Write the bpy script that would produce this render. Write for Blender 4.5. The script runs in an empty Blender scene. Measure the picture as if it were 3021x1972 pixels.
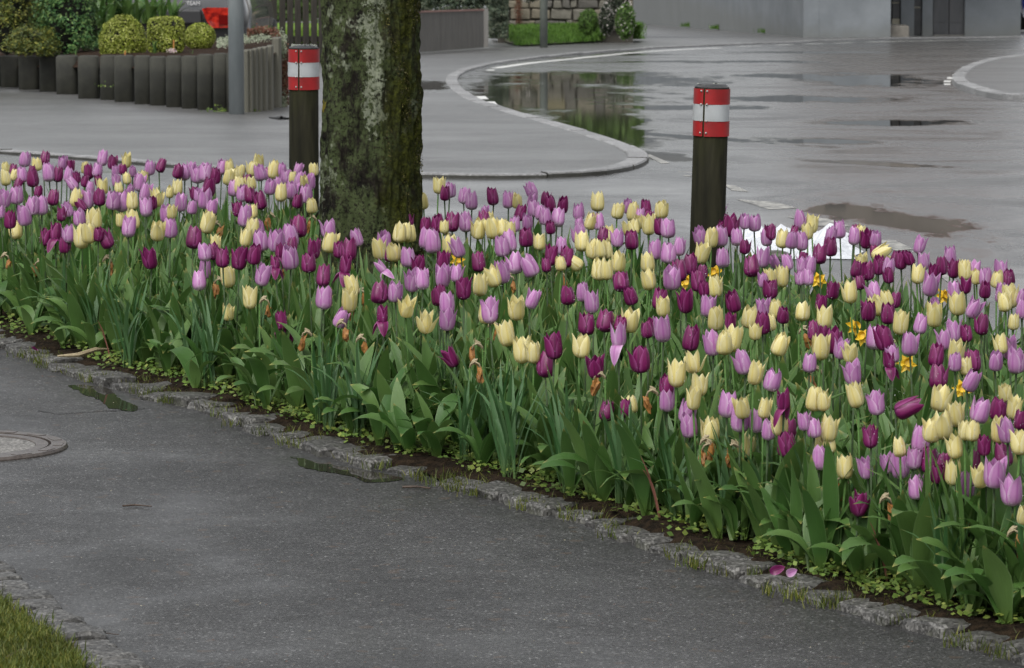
import bpy, bmesh, math, random
import numpy as np
from mathutils import Vector, Matrix, noise, Euler
random.seed(7); RNG = np.random.default_rng(7)
S = bpy.context.scene
COL = S.collection
R_ = math.radians
# ------------------------------------------------------------------ camera
HC = 1.9; F = 13000.0; PITCH = math.atan(1466/13000)
cam = bpy.data.cameras.new('camera'); camo = bpy.data.objects.new('camera', cam); COL.objects.link(camo)
camo.location = (0, 0, HC); camo.rotation_euler = (math.pi/2-PITCH, 0, 0)
cam.sensor_width = 36; cam.lens = F/3021*36; cam.clip_start = .1; cam.clip_end = 2000
cam.dof.use_dof = True; cam.dof.focus_distance = 14.0; cam.dof.aperture_fstop = 20
S.camera = camo
# ------------------------------------------------------------------ sky, sun, exposure
W = bpy.data.worlds.new('World'); S.world = W; W.use_nodes = True
wn = W.node_tree.nodes; wl = W.node_tree.links; wn.clear()
sky = wn.new('ShaderNodeTexSky'); sky.sky_type = 'NISHITA'; sky.sun_disc = False
sky.sun_elevation = R_(55); sky.sun_rotation = R_(-155); sky.air_density = 1.0; sky.dust_density = 3.0; sky.ozone_density = 1.0
hs = wn.new('ShaderNodeHueSaturation'); hs.inputs['Saturation'].default_value = .15
bg = wn.new('ShaderNodeBackground'); bg.inputs['Strength'].default_value = .15
wo = wn.new('ShaderNodeOutputWorld')
wl.new(sky.outputs[0], hs.inputs['Color']); wl.new(hs.outputs[0], bg.inputs[0]); wl.new(bg.outputs[0], wo.inputs[0])
sl = bpy.data.lights.new('sun', 'SUN'); sl.energy = 1.2; sl.angle = R_(40); sl.color = (1, .97, .93)
so = bpy.data.objects.new('sun', sl); COL.objects.link(so)
sd = Vector((math.sin(R_(-155))*math.cos(R_(55)), math.cos(R_(-155))*math.cos(R_(55)), math.sin(R_(55))))
so.rotation_euler = sd.to_track_quat('Z', 'Y').to_euler(); so.location = (0, 0, 30)
S.view_settings.view_transform = 'Standard'; S.view_settings.look = 'None'
S.view_settings.exposure = 0.42; S.view_settings.gamma = 1
S.render.engine = 'CYCLES'
# ------------------------------------------------------------------ geometry helpers
def zg(d): return 0.0 if d < 25 else -.0325*(min(d, 130)-25)
def ray(px, py):
    a = (px-1510.5)/F; b = -(py-986)/F
    return Vector((a, math.cos(PITCH)+b*math.sin(PITCH), -math.sin(PITCH)+b*math.cos(PITCH)))
def P(px, py, z):              # where the sight line meets the level z
    v = ray(px, py); t = (z-HC)/v.z
    return Vector((v.x*t, v.y*t, z))
def D(px, py, d):              # the point at distance d
    v = ray(px, py); t = d/v.y
    return Vector((v.x*t, d, HC+v.z*t))
def G(px, py, dz=0):           # the ground point
    v = ray(px, py)
    t = (dz-HC)/v.z; d = v.y*t
    if d > 25:                 # z = -.0325(d-25)+dz
        t = (HC-.8125-dz)/(-v.z-.0325*v.y)
        d = v.y*t
        return Vector((v.x*t, d, -.0325*(d-25)+dz))
    return Vector((v.x*t, d, dz))
def tagp(o, label=None, cat=None, group=None, kind=None):
    if label: o['label'] = label
    if cat: o['category'] = cat
    if group: o['group'] = group
    if kind: o['kind'] = kind
    return o
def mesh(name, v, f, m=None, uv=None, smooth=False):
    me = bpy.data.meshes.new(name); me.from_pydata([tuple(p) for p in v], [], f)
    if m: me.materials.append(m)
    if uv is not None:
        l = me.uv_layers.new(name='UVMap')
        idx = np.empty(len(me.loops), dtype=np.int32); me.loops.foreach_get('vertex_index', idx)
        l.data.foreach_set('uv', np.asarray(uv, dtype=np.float32)[idx].ravel())
    if smooth: me.polygons.foreach_set('use_smooth', [True]*len(me.polygons))
    me.update(); return me
def obj(name, me, parent=None, loc=None, rot=None, sc=None):
    o = bpy.data.objects.new(name, me); COL.objects.link(o)
    if parent: o.parent = parent
    if loc is not None: o.location = loc
    if rot is not None: o.rotation_euler = rot
    if sc is not None: o.scale = sc
    return o
def empty(name, loc=(0, 0, 0)):
    o = bpy.data.objects.new(name, None); o.empty_display_size = .05; COL.objects.link(o); o.location = loc; return o
class MB:
    def __init__(s): s.v = []; s.f = []
    def add(s, v, f):
        n = len(s.v); s.v += [tuple(p) for p in v]; s.f += [tuple(i+n for i in q) for q in f]; return s
    def box(s, x0, x1, y0, y1, z0, z1, M=None):
        v = [Vector(p) for p in ((x0, y0, z0), (x1, y0, z0), (x1, y1, z0), (x0, y1, z0), (x0, y0, z1), (x1, y0, z1), (x1, y1, z1), (x0, y1, z1))]
        if M: v = [M @ p for p in v]
        return s.add(v, [(0, 3, 2, 1), (4, 5, 6, 7), (0, 1, 5, 4), (1, 2, 6, 5), (2, 3, 7, 6), (3, 0, 4, 7)])
    def tube(s, pts, rs, n=8, cap=True):
        pts = [Vector(p) for p in pts]; base = len(s.v)
        up = Vector((1, 0, 0)) if abs((pts[-1]-pts[0]).normalized().z) > .5 else Vector((0, 0, 1))
        for i, p in enumerate(pts):
            t = (pts[min(i+1, len(pts)-1)]-pts[max(i-1, 0)]).normalized()
            a = t.cross(up).normalized(); b = t.cross(a)
            r = rs[i] if isinstance(rs, (list, tuple)) else rs
            for k in range(n):
                q = 2*math.pi*k/n; s.v.append(tuple(p+a*math.cos(q)*r+b*math.sin(q)*r))
        for i in range(len(pts)-1):
            for k in range(n):
                s.f.append((base+i*n+k, base+i*n+(k+1) % n, base+(i+1)*n+(k+1) % n, base+(i+1)*n+k))
        if cap:
            s.f.append(tuple(base+k for k in range(n))[::-1]); s.f.append(tuple(base+(len(pts)-1)*n+k for k in range(n)))
        return s
    def lathe(s, prof, n=24, c=(0, 0, 0)):
        base = len(s.v)
        for r, z in prof:
            for k in range(n):
                q = 2*math.pi*k/n; s.v.append((c[0]+r*math.cos(q), c[1]+r*math.sin(q), c[2]+z))
        for i in range(len(prof)-1):
            for k in range(n):
                s.f.append((base+i*n+k, base+i*n+(k+1) % n, base+(i+1)*n+(k+1) % n, base+(i+1)*n+k))
        if prof[-1][0] > 1e-4: s.f.append(tuple(base+(len(prof)-1)*n+k for k in range(n)))
        if prof[0][0] > 1e-4: s.f.append(tuple(base+k for k in range(n))[::-1])
        return s
    def build(s, name, m, parent=None, smooth=False, loc=None, bevel=0):
        me = mesh(name, s.v, s.f, m, smooth=smooth)
        if bevel:
            bm = bmesh.new(); bm.from_mesh(me)
            bmesh.ops.bevel(bm, geom=bm.edges[:], offset=bevel, segments=2, affect='EDGES', profile=.6)
            bm.to_mesh(me); bm.free()
        return obj(name, me, parent, loc)
# ------------------------------------------------------------------ materials
def mat(name, c=(.2, .2, .2), r=.6, spec=.5, metal=0):
    m = bpy.data.materials.new(name); m.use_nodes = True
    b = m.node_tree.nodes['Principled BSDF']
    b.inputs['Base Color'].default_value = (*c, 1); b.inputs['Roughness'].default_value = r
    b.inputs['Specular IOR Level'].default_value = spec; b.inputs['Metallic'].default_value = metal
    return m
class N:
    def __init__(s, m): s.m = m; s.t = m.node_tree; s.b = s.t.nodes['Principled BSDF']; s._g = {}
    def n(s, ty, **k):
        x = s.t.nodes.new(ty)
        for a, b in k.items(): setattr(x, a, b)
        return x
    def l(s, a, b): s.t.links.new(a, b)
    def co(s, kind='Object'):
        if 'tc' not in s._g: s._g['tc'] = s.n('ShaderNodeTexCoord')
        return s._g['tc'].outputs[kind]
    def geo(s, out):
        if 'g' not in s._g: s._g['g'] = s.n('ShaderNodeNewGeometry')
        return s._g['g'].outputs[out]
    def noise(s, sc, det=4, rough=.55, co=None, scale3=None, dist=0):
        x = s.n('ShaderNodeTexNoise'); x.inputs['Scale'].default_value = sc; x.inputs['Detail'].default_value = det
        x.inputs['Roughness'].default_value = rough; x.inputs['Distortion'].default_value = dist
        c = co or s.co()
        if scale3:
            mp = s.n('ShaderNodeMapping'); mp.inputs['Scale'].default_value = scale3; s.l(c, mp.inputs[0]); c = mp.outputs[0]
        s.l(c, x.inputs['Vector']); return x.outputs['Fac']
    def voro(s, sc, out='Distance', co=None, feat='F1'):
        x = s.n('ShaderNodeTexVoronoi'); x.feature = feat; x.inputs['Scale'].default_value = sc; s.l(co or s.co(), x.inputs['Vector'])
        return x.outputs[out]
    def ramp(s, fac, stops, interp='LINEAR'):
        x = s.n('ShaderNodeValToRGB'); x.color_ramp.interpolation = interp; e = x.color_ramp.elements
        while len(e) < len(stops): e.new(.5)
        for i, (p, c) in enumerate(stops):
            e[i].position = p; e[i].color = (c, c, c, 1) if isinstance(c, (int, float)) else (*c, 1)
        s.l(fac, x.inputs[0]); return x.outputs[0]
    def mix(s, f, a, b, mode='MIX'):
        x = s.n('ShaderNodeMix', data_type='RGBA', blend_type=mode)
        for v, i in ((f, 0), (a, 6), (b, 7)):
            if hasattr(v, 'links') or hasattr(v, 'is_output'): s.l(v, x.inputs[i])
            elif i == 0: x.inputs[0].default_value = v
            else: x.inputs[i].default_value = (*v, 1)
        return x.outputs[2]
    def math(s, op, a, b=None):
        x = s.n('ShaderNodeMath', operation=op)
        for i, v in enumerate((a, b)):
            if v is None: continue
            if isinstance(v, (int, float)): x.inputs[i].default_value = v
            else: s.l(v, x.inputs[i])
        return x.outputs[0]
    def col(s, c): s.l(c, s.b.inputs['Base Color']); return s
    def rough(s, c): s.l(c, s.b.inputs['Roughness']); return s
    def bump(s, h, st=.3, d=.01):
        x = s.n('ShaderNodeBump'); x.inputs['Strength'].default_value = st; x.inputs['Distance'].default_value = d
        s.l(h, x.inputs['Height']); s.l(x.outputs[0], s.b.inputs['Normal']); return s
    def sep(s, c, i):
        x = s.n('ShaderNodeSeparateXYZ'); s.l(c, x.inputs[0]); return x.outputs[i]
    def translucent(s, c, f):
        t = s.n('ShaderNodeBsdfTranslucent'); s.l(c, t.inputs[0]) if hasattr(c, 'links') else None
        if not hasattr(c, 'links'): t.inputs[0].default_value = (*c, 1)
        mx = s.n('ShaderNodeMixShader'); mx.inputs[0].default_value = f
        s.l(s.b.outputs[0], mx.inputs[1]); s.l(t.outputs[0], mx.inputs[2])
        s.l(mx.outputs[0], s.t.nodes['Material Output'].inputs[0]); return s
def simple(name, c1, c2, sc=20, r=.6, b=.2, bd=.005, spec=.5, det=5, scale3=None):
    n = N(mat(name, c1, r, spec)); f = n.noise(sc, det, scale3=scale3)
    n.col(n.ramp(f, [(.35, c1), (.65, c2)])); n.bump(f, b, bd); return n.m

def asphalt(name, base, wet_lo, wet_hi, r_lo, r_hi, msc, speck=1.0, spec=.5, fl=.05):
    n = N(mat(name, (base,)*3, .4, spec))
    big = n.noise(.7, 5, .6); mid = n.noise(9, 5, .65)
    v = n.voro(190, 'Color'); vd = n.sep(v, 0)
    agg = n.ramp(vd, [(0, base*.45), (.35, base*.8), (.8, base*1.25), (.93, base*1.7), (.988, base*(1+2.0*speck)), (1, base*(1+4.5*speck))])
    tone = n.ramp(mid, [(.3, .78), (.7, 1.2)]); t2 = n.ramp(big, [(.3, .8), (.7, 1.15)])
    if name == 'path_asphalt': t2 = n.ramp(n.noise(.9, 6, .7), [(.3, .68), (.7, 1.3)])
    c = n.mix(1.0, agg, tone, 'MULTIPLY'); c = n.mix(1.0, c, t2, 'MULTIPLY')
    v2 = n.sep(n.voro(38, 'Color'), 1)          # small brown litter
    c = n.mix(n.ramp(v2, [(.975, 0), (.985, fl*8)], 'LINEAR'), c, (.11, .065, .035))
    c = n.mix(1.0, c, (1.0, 1.0, .985), 'MULTIPLY')
    n.col(c)
    wet = n.noise(msc, 4, .6, dist=.6)
    wr = n.ramp(wet, [(wet_lo, r_lo), (wet_hi, r_hi)]); n.rough(wr)
    h = n.voro(160, 'Distance'); bm = n.n('ShaderNodeBump'); bm.inputs['Distance'].default_value = .004
    n.l(h, bm.inputs['Height']); n.l(n.ramp(wet, [(wet_lo, .02), (wet_hi, .35)]), bm.inputs['Strength'])
    n.l(bm.outputs[0], n.b.inputs['Normal'])
    return n.m
M_path = asphalt('path_asphalt', .041, .30, .66, .36, .56, 1.9, 1.0, spec=.35, fl=.03)
M_road = asphalt('road_asphalt', .075, .35, .66, .17, .36, .8, .5, spec=.3, fl=.0)
def add_wet(m, zones):
    """standing water as a wetness map in ground metres: centre, radii, turn"""
    n = N(m); co = n.co('Object'); tot = None
    for (cx, cy, rx, ry, a) in zones:
        mp = n.n('ShaderNodeMapping'); mp.vector_type = 'TEXTURE'; mp.inputs['Location'].default_value = (cx, cy, 0); mp.inputs['Rotation'].default_value = (0, 0, a); mp.inputs['Scale'].default_value = (rx, ry, 1e6)
        n.l(co, mp.inputs[0]); l = n.n('ShaderNodeVectorMath', operation='LENGTH'); n.l(mp.outputs[0], l.inputs[0])
        e = n.math('SUBTRACT', 1.0, l.outputs['Value']); tot = e if tot is None else n.math('MAXIMUM', tot, e)
    ns = n.noise(2.2, 6, .65, scale3=(1, .35, 1)); nf = n.noise(9, 5, .7, scale3=(1, .3, 1)); tot = n.math('ADD', tot, n.math('MULTIPLY', n.math('SUBTRACT', ns, .5), 2.2)); tot = n.math('ADD', tot, n.math('MULTIPLY', n.math('SUBTRACT', nf, .5), .9))
    w = n.ramp(tot, [(.0, 0), (.42, 1)])
    b = n.b; rl_ = b.inputs['Roughness'].links[0].from_socket; cl = b.inputs['Base Color'].links[0].from_socket
    n.rough(n.mix(w, rl_, (.035,)*3)); n.col(n.mix(w, cl, (.022, .021, .018)))
    bm = b.inputs['Normal'].links[0].from_node; sl_ = bm.inputs['Strength'].links[0].from_socket
    n.l(n.mix(w, sl_, (.0,)*3), bm.inputs['Strength'])
ZW = [(.95, 49.5, 1.7, 4.6, 0), (.35, 42, 1.2, 8.0, 0), (.62, 33.5, .6, 8, -.02), (3.9, 49, .9, 4, 0), (3.2, 51, .8, 1.6, 0), (1.95, 21.9, .30, 1.4, .33), (2.75, 19.7, .25, 1.0, .33), (1.2, 31, .25, 2.2, .4), (2.6, 41, 1.2, 1.6, 0),
      (2.1, 30, .5, .8, .6), (1.5, 38, .9, 1.0, 0), (2.9, 34, .7, .9, 0), (2.2, 26.3, .22, .9, .5), (3.0, 60, 1.6, 1.2, 0), (1.6, 66, 1.2, 1.0, 0), (4.6, 68, 1.5, 1, 0), (.9, 27.5, .3, 1.2, .2)]
add_wet(M_road, ZW)
M_pave = asphalt('pavement_asphalt', .11, .3, .66, .33, .42, .6, .6, spec=.3)
add_wet(M_pave, [(-.95, 45, .5, 2.6, 0)])

def petal_mat(name, ctr, edge, base, dark):
    n = N(mat(name, ctr, .34, .45)); uv = n.co('UV'); u = n.sep(uv, 0); t = n.sep(uv, 1)
    au = n.math('ABSOLUTE', n.math('SUBTRACT', u, .5))
    c = n.ramp(au, [(.0, dark), (.10, ctr), (.30, ctr), (.5, edge)])
    st = n.noise(7, 3, .6, co=uv, scale3=(9, .8, 1)); c = n.mix(n.ramp(st, [(.35, .45), (.65, 0)]), c, dark)
    c = n.mix(n.ramp(t, [(.0, .95), (.22, .15), (.4, 0)]), c, base)
    oi = n.n('ShaderNodeObjectInfo'); r = oi.outputs['Random']
    hsv = n.n('ShaderNodeHueSaturation'); n.l(c, hsv.inputs['Color']); n.l(n.ramp(r, [(0, .82), (1, 1.15)]), hsv.inputs['Value'])
    n.col(hsv.outputs[0]); n.bump(st, .25, .001); n.translucent(hsv.outputs[0], .28); return n.m
M_pet = {'P': petal_mat('purple_petal', (.22, .016, .115), (.42, .10, .30), (.13, .010, .08), (.11, .008, .06)),
         'L': petal_mat('lilac_petal', (.54, .265, .50), (.76, .57, .73), (.68, .55, .62), (.40, .13, .37)),
         'Y': petal_mat('yellow_petal', (.74, .67, .33), (.84, .80, .56), (.64, .55, .22), (.66, .55, .18))}
def leaf_mat(name, c1, c2, tip, rough=.42, spec=.45):
    n = N(mat(name, c1, rough, spec)); uv = n.co('UV'); u = n.sep(uv, 0); t = n.sep(uv, 1)
    oi = n.n('ShaderNodeObjectInfo'); r = n.math('FRACT', n.math('ADD', oi.outputs['Random'], n.geo('Random Per Island')))
    c = n.ramp(r, [(0, c1), (1, c2)])
    st = n.noise(6, 4, .6, co=uv, scale3=(14, .7, 1)); c = n.mix(1.0, c, n.ramp(st, [(.3, .78), (.7, 1.15)]), 'MULTIPLY')
    c = n.mix(n.ramp(t, [(.93, 0), (1, .8)]), c, tip)
    c = n.mix(n.ramp(t, [(0, .45), (.22, 0)]), c, (.16, .22, .04))
    au = n.math('ABSOLUTE', n.math('SUBTRACT', u, .5)); c = n.mix(n.ramp(au, [(.44, 0), (.5, .4)]), c, (.22, .32, .14))
    n.col(c); n.bump(st, .3, .002); n.translucent(c, .27); return n.m
M_leaf = leaf_mat('tulip_leaf', (.048, .125, .024), (.115, .205, .052), (.36, .30, .09))
M_dleaf = leaf_mat('daffodil_leaf', (.05, .135, .04), (.09, .18, .07), (.27, .24, .08))
M_pink = leaf_mat('reddish_leaf', (.36, .15, .11), (.28, .11, .08), (.2, .08, .05))
M_stem = simple('stem_green', (.05, .12, .025), (.08, .15, .04), 30, .6, .05, .001, spec=.2)
M_stemd = simple('stem_dark', (.04, .05, .03), (.045, .09, .028), 30, .6, .05, .001, spec=.2)
M_dead = simple('withered_petal', (.34, .15, .03), (.20, .085, .025), 60, .6, .5, .003)
M_spathe = simple('papery_husk', (.38, .32, .2), (.25, .2, .12), 60, .7, .3, .002)
M_daff = simple('daffodil_yellow', (.72, .50, .02), (.6, .36, .02), 50, .5, .3, .002)
def fol(name, c1, c2, c3=None, r=.55, tr=.15):
    n = N(mat(name, c1, r, .35)); q = n.geo('Random Per Island')
    c = n.ramp(q, [(0, c1), (.6, c2), (1, c3 or c2)]); big = n.noise(4, 3)
    c = n.mix(1.0, c, n.ramp(big, [(.3, .65), (.7, 1.25)]), 'MULTIPLY')
    n.col(c); n.translucent(c, tr); return n.m
M_box = fol('box_leaves', (.12, .16, .016), (.25, .30, .03), (.50, .52, .16))
M_yew = fol('yew_leaves', (.04, .06, .012), (.09, .12, .022), (.24, .23, .04))
M_fir = fol('spruce_leaves', (.02, .065, .018), (.055, .14, .035), (.20, .30, .09))
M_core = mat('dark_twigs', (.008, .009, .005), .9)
M_hedge = fol('hedge_leaves', (.04, .08, .018), (.09, .16, .03), (.16, .24, .06))
M_ivy = fol('ivy_leaves', (.02, .035, .02), (.05, .07, .04), (.10, .11, .07))
M_bush = fol('bush_leaves', (.05, .11, .02), (.09, .18, .03), (.14, .24, .05))
M_grass = fol('grass_blades', (.05, .12, .015), (.09, .20, .02), (.15, .26, .05))
M_moss = fol('moss_grass', (.045, .068, .01), (.085, .11, .015), (.16, .155, .03))
M_weed = fol('weed_leaves', (.06, .11, .018), (.11, .18, .03), (.20, .24, .05))
M_red = fol('red_vine', (.10, .04, .025), (.16, .06, .035), (.12, .12, .07))
M_silver = fol('silver_leaves', (.18, .22, .14), (.28, .32, .22), (.36, .36, .28))
M_wht = fol('white_flowers', (.5, .48, .45), (.6, .55, .52))
M_soil = simple('soil', (.008, .006, .004), (.030, .020, .012), 30, .9, 1.0, .03, spec=.08)
M_mulch = simple('bark_mulch', (.05, .028, .017), (.014, .011, .009), 60, .9, 1, .02, spec=.08)
def granite(name, a, b, moss=.3):
    n = N(mat(name, a, .5, .4)); v = n.sep(n.voro(140, 'Color'), 0)
    c = n.ramp(v, [(0, tuple(x*.5 for x in a)), (.4, a), (.85, b), (1, tuple(min(.6, x*1.6) for x in b))])
    f = n.noise(7, 5, .6); c = n.mix(1, c, n.ramp(f, [(.3, .65), (.7, 1.15)]), 'MULTIPLY')
    oi = n.n('ShaderNodeObjectInfo'); c = n.mix(1, c, n.ramp(oi.outputs['Random'], [(0, .8), (1, 1.15)]), 'MULTIPLY')
    c = n.mix(n.ramp(n.noise(3.5, 5, .6), [(.58, 0), (.7, moss)]), c, (.05, .06, .015))
    n.col(c); n.bump(n.noise(45, 5, .7), .5, .006); return n.m
M_gran = granite('granite', (.062, .060, .056), (.12, .117, .11), .55)
M_kerb = granite('kerb_granite_shade_moss', (.24, .24, .24), (.34, .34, .34), .1)
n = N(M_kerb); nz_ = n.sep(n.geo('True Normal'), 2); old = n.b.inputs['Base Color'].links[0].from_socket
n.col(n.mix(n.ramp(nz_, [(.3, .92), (.9, 0)]), old, (.028, .027, .02)))  # side faces darkened: shade as well as moss put into the colour
M_kerb2 = granite('kerb_granite_plain', (.24, .24, .24), (.34, .34, .34), .1)  # same granite without the painted dark sides
M_line = None
n = N(mat('road_paint', (.6, .6, .57), .45)); f = n.noise(14, 6, .7); g = n.noise(60, 4, .7)
c = n.ramp(f, [(.42, (.12, .118, .11)), (.58, (.42, .41, .37))]); n.col(n.mix(1, c, n.ramp(g, [(.3, .8), (.6, 1)]), 'MULTIPLY')); M_line = n.m
n = N(mat('fresh_road_paint', (.66, .66, .63), .4)); g = n.noise(30, 5, .7); n.col(n.ramp(g, [(.3, (.42, .42, .4)), (.5, (.7, .7, .67))])); M_line2 = n.m
n = N(mat('standing_water', (.018, .018, .015), .03, .5)); n.b.inputs['IOR'].default_value = 1.33
n.bump(n.noise(3.5, 3, .6, scale3=(1, .5, 1)), .09, .004); M_water = n.m
n = N(mat('shallow_water', (.03, .028, .022), .03, .5)); n.b.inputs['IOR'].default_value = 1.33; M_water2 = n.m
# ------------------------------------------------------------------ flat sheets on the ground profile
def sheet(name, pts, dz, m, parent=None, kind='structure', bump=0, cuts=(25,)):
    bm = bmesh.new(); vs = [bm.verts.new((p[0], p[1], 0)) for p in pts]; bm.faces.new(vs)
    for c in cuts:
        bmesh.ops.bisect_plane(bm, geom=bm.verts[:]+bm.edges[:]+bm.faces[:], plane_co=(0, c, 0), plane_no=(0, 1, 0))
    bmesh.ops.triangulate(bm, faces=bm.faces[:])
    if bump:
        for _ in range(5):
            es = [e for e in bm.edges if e.calc_length() > .09]
            if not es: break
            bmesh.ops.subdivide_edges(bm, edges=es, cuts=1); bmesh.ops.triangulate(bm, faces=bm.faces[:])
    for v in bm.verts:
        v.co.z = zg(v.co.y)+dz
        if bump and v.is_boundary: v.co.z -= .025
        if bump and len(v.link_faces) and not v.is_boundary: v.co.z += bump*(noise.fractal(Vector((v.co.x*6, v.co.y*6, 0)), 1, 2, 3))
    bmesh.ops.recalc_face_normals(bm, faces=bm.faces[:])
    if sum(f.normal.z for f in bm.faces) < 0: bmesh.ops.reverse_faces(bm, faces=bm.faces[:])
    me = bpy.data.meshes.new(name); bm.to_mesh(me); bm.free(); me.materials.append(m)
    if bump: me.polygons.foreach_set('use_smooth', [True]*len(me.polygons))
    o = obj(name, me, parent)
    if kind and not parent: o['kind'] = kind
    return o
def resample(pts, step):
    pts = [Vector(p) for p in pts]; d = [0]
    for a, b in zip(pts, pts[1:]): d.append(d[-1]+(b-a).length)
    n = max(1, round(d[-1]/step)); out = []; j = 0
    for i in range(n+1):
        s = d[-1]*i/n
        while j < len(d)-2 and d[j+1] < s: j += 1
        out.append(pts[j].lerp(pts[j+1], (s-d[j])/max(1e-9, d[j+1]-d[j])))
    return out
def smooth_line(pts, it=2):
    pts = [Vector(p) for p in pts]
    for _ in range(it):
        q = [pts[0]]
        for a, b in zip(pts, pts[1:]): q += [a.lerp(b, .25), a.lerp(b, .75)]
        pts = q+[pts[-1]]
    return pts
def side(pts, i, w):
    a = pts[max(i-1, 0)]; b = pts[min(i+1, len(pts)-1)]; t = (b-a); t.z = 0; t.normalize()
    return Vector((-t.y, t.x, 0))*w
def ribbon(name, pts, w, dz, m, parent, step=.4):
    pts = resample(pts, step); v = []; f = []
    for i, p in enumerate(pts):
        s = side(pts, i, w/2)
        for q in (p+s, p-s): v.append((q.x, q.y, zg(q.y)+dz))
    for i in range(len(pts)-1): f.append((2*i, 2*i+1, 2*i+3, 2*i+2))
    return obj(name, mesh(name, v, f, m), parent)
def kerb_run(parent, line, w, h, length, m, off=0):
    """kerb stones end to end along a line, each its own piece with a joint"""
    sub = 5; pts = resample(line, length/sub); n = (len(pts)-1)//sub
    for k in range(n):
        seg = pts[k*sub:(k+1)*sub+1]; v = []; f = []
        up = random.uniform(-.004, .006); sw = random.uniform(-.004, .004)
        for i, p in enumerate(seg):
            q = p.copy()
            if i == 0: q = p.lerp(seg[1], .03)
            if i == sub: q = p.lerp(seg[-2], .03)
            gi = k*sub+i; s = side(pts, gi, 1)
            for o, z in ((-w/2, -.1), (-w/2, h-.008), (-w/2+.008, h), (w/2-.008, h), (w/2, h-.008), (w/2, -.1)):
                a = q+s*(o+off+sw); v.append((a.x, a.y, zg(a.y)+z+(up if z > 0 else 0)))
        for i in range(sub):
            for j in range(5): f.append((i*6+j, i*6+j+1, i*6+6+j+1, i*6+6+j))
        f.append(tuple(range(6))[::-1]); f.append(tuple(sub*6+j for j in range(6)))
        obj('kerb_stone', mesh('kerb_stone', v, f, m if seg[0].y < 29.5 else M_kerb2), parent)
# ground
sheet('road', [(-150, -20), (150, -20), (150, 600), (-150, 600)], 0, M_road, cuts=(25, 130))
KP = [(x*1.2693, y*1.2693) for x, y in [(-260, 700), (-120, 755), (0, 800), (100, 835), (200, 875), (300, 905), (400, 930), (500, 955), (600, 995), (700, 1030), (800, 1065), (900, 1090), (1000, 1105), (1060, 1130), (1180, 1160), (1300, 1195), (1400, 1220), (1500, 1260), (1600, 1295), (1720, 1335), (1850, 1380), (1950, 1410), (2050, 1435), (2150, 1465), (2250, 1490), (2380, 1530), (2600, 1600), (2800, 1680)]]
KL = [G(*p) for p in KP]
def kerb_y(px):
    for (a, b), (c, d) in zip(KP, KP[1:]):
        if a <= px <= c: return b+(d-b)*(px-a)/(c-a)
    return KP[0][1] if px < KP[0][0] else KP[-1][1]
BP = [(-500, 690), (0, 742), (450, 745), (850, 755), (1000, 830), (1250, 880), (1500, 905), (1700, 925), (2050, 925), (2250, 950), (2450, 990), (2700, 1085), (3000, 1180), (3500, 1330), (3900, 1500)]
BL = [G(*p) for p in BP]
def back_y(px):
    for (a, b), (c, d) in zip(BP, BP[1:]):
        if a <= px <= c: return b+(d-b)*(px-a)/(c-a)
    return 1500
kin = [p+side(KL, i, -.02) for i, p in enumerate(KL)]
sheet('flower_bed_soil', [(p.x, p.y) for p in kin]+[(p.x, p.y) for p in BL[::-1]], .035, M_soil, bump=.022)
kout = [p-side(KL, i, .03) for i, p in enumerate(KL)]
VP = [(-260, 1560), (-120, 1650), (0, 1735), (45, 1775), (100, 1812), (160, 1853), (215, 1885), (262, 1922), (300, 1958), (360, 2010), (430, 2080)]
VL = [G(*p) for p in VP]
sheet('path', [(p.x, p.y) for p in kout]+[(6, 8), (6, 4), (-8, 4), (-8, 30), (kout[0].x-3, kout[0].y+4)], .004, M_path, cuts=())
# back pavement ring
RP = [(-700, 415), (-300, 432), (0, 452), (270, 472), (595, 500), (900, 513), (1240, 522), (1500, 526), (1700, 521), (1800, 511), (1862, 494), (1885, 476), (1873, 460), (1824, 435), (1748, 408), (1673, 386), (1578, 359), (1503, 337), (1442, 318), (1382, 295), (1345, 268), (1329, 242), (1343, 222), (1378, 208), (1446, 190), (1540, 178), (1654, 165), (1767, 155), (1881, 147), (1994, 141), (2149, 135), (2315, 128), (2450, 121), (2586, 117), (2766, 114), (3021, 112), (3500, 110)]
RL = smooth_line([G(*p) for p in RP], 2)
pav = sheet('pavement', [(p.x, p.y) for p in RL]+[(22, 95), (22, 128), (-30, 128), (-30, 31)], .022, M_pave)
kb = tagp(empty('pavement_kerb'), kind='structure')
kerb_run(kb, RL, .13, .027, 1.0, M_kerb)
IP = [(3500, 150), (3200, 160), (3021, 173), (2946, 182), (2900, 193), (2866, 205), (2839, 223), (2825, 241), (2834, 255), (2866, 270), (2912, 282), (2957, 293), (3021, 298), (3200, 302), (3500, 300)]
IL = smooth_line([G(*p) for p in IP], 2)
sheet('island_pavement', [(p.x, p.y) for p in IL], .050, M_pave)
ki = tagp(empty('island_kerb'), kind='structure'); kerb_run(ki, IL, .14, .056, 1.0, M_kerb)
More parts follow.
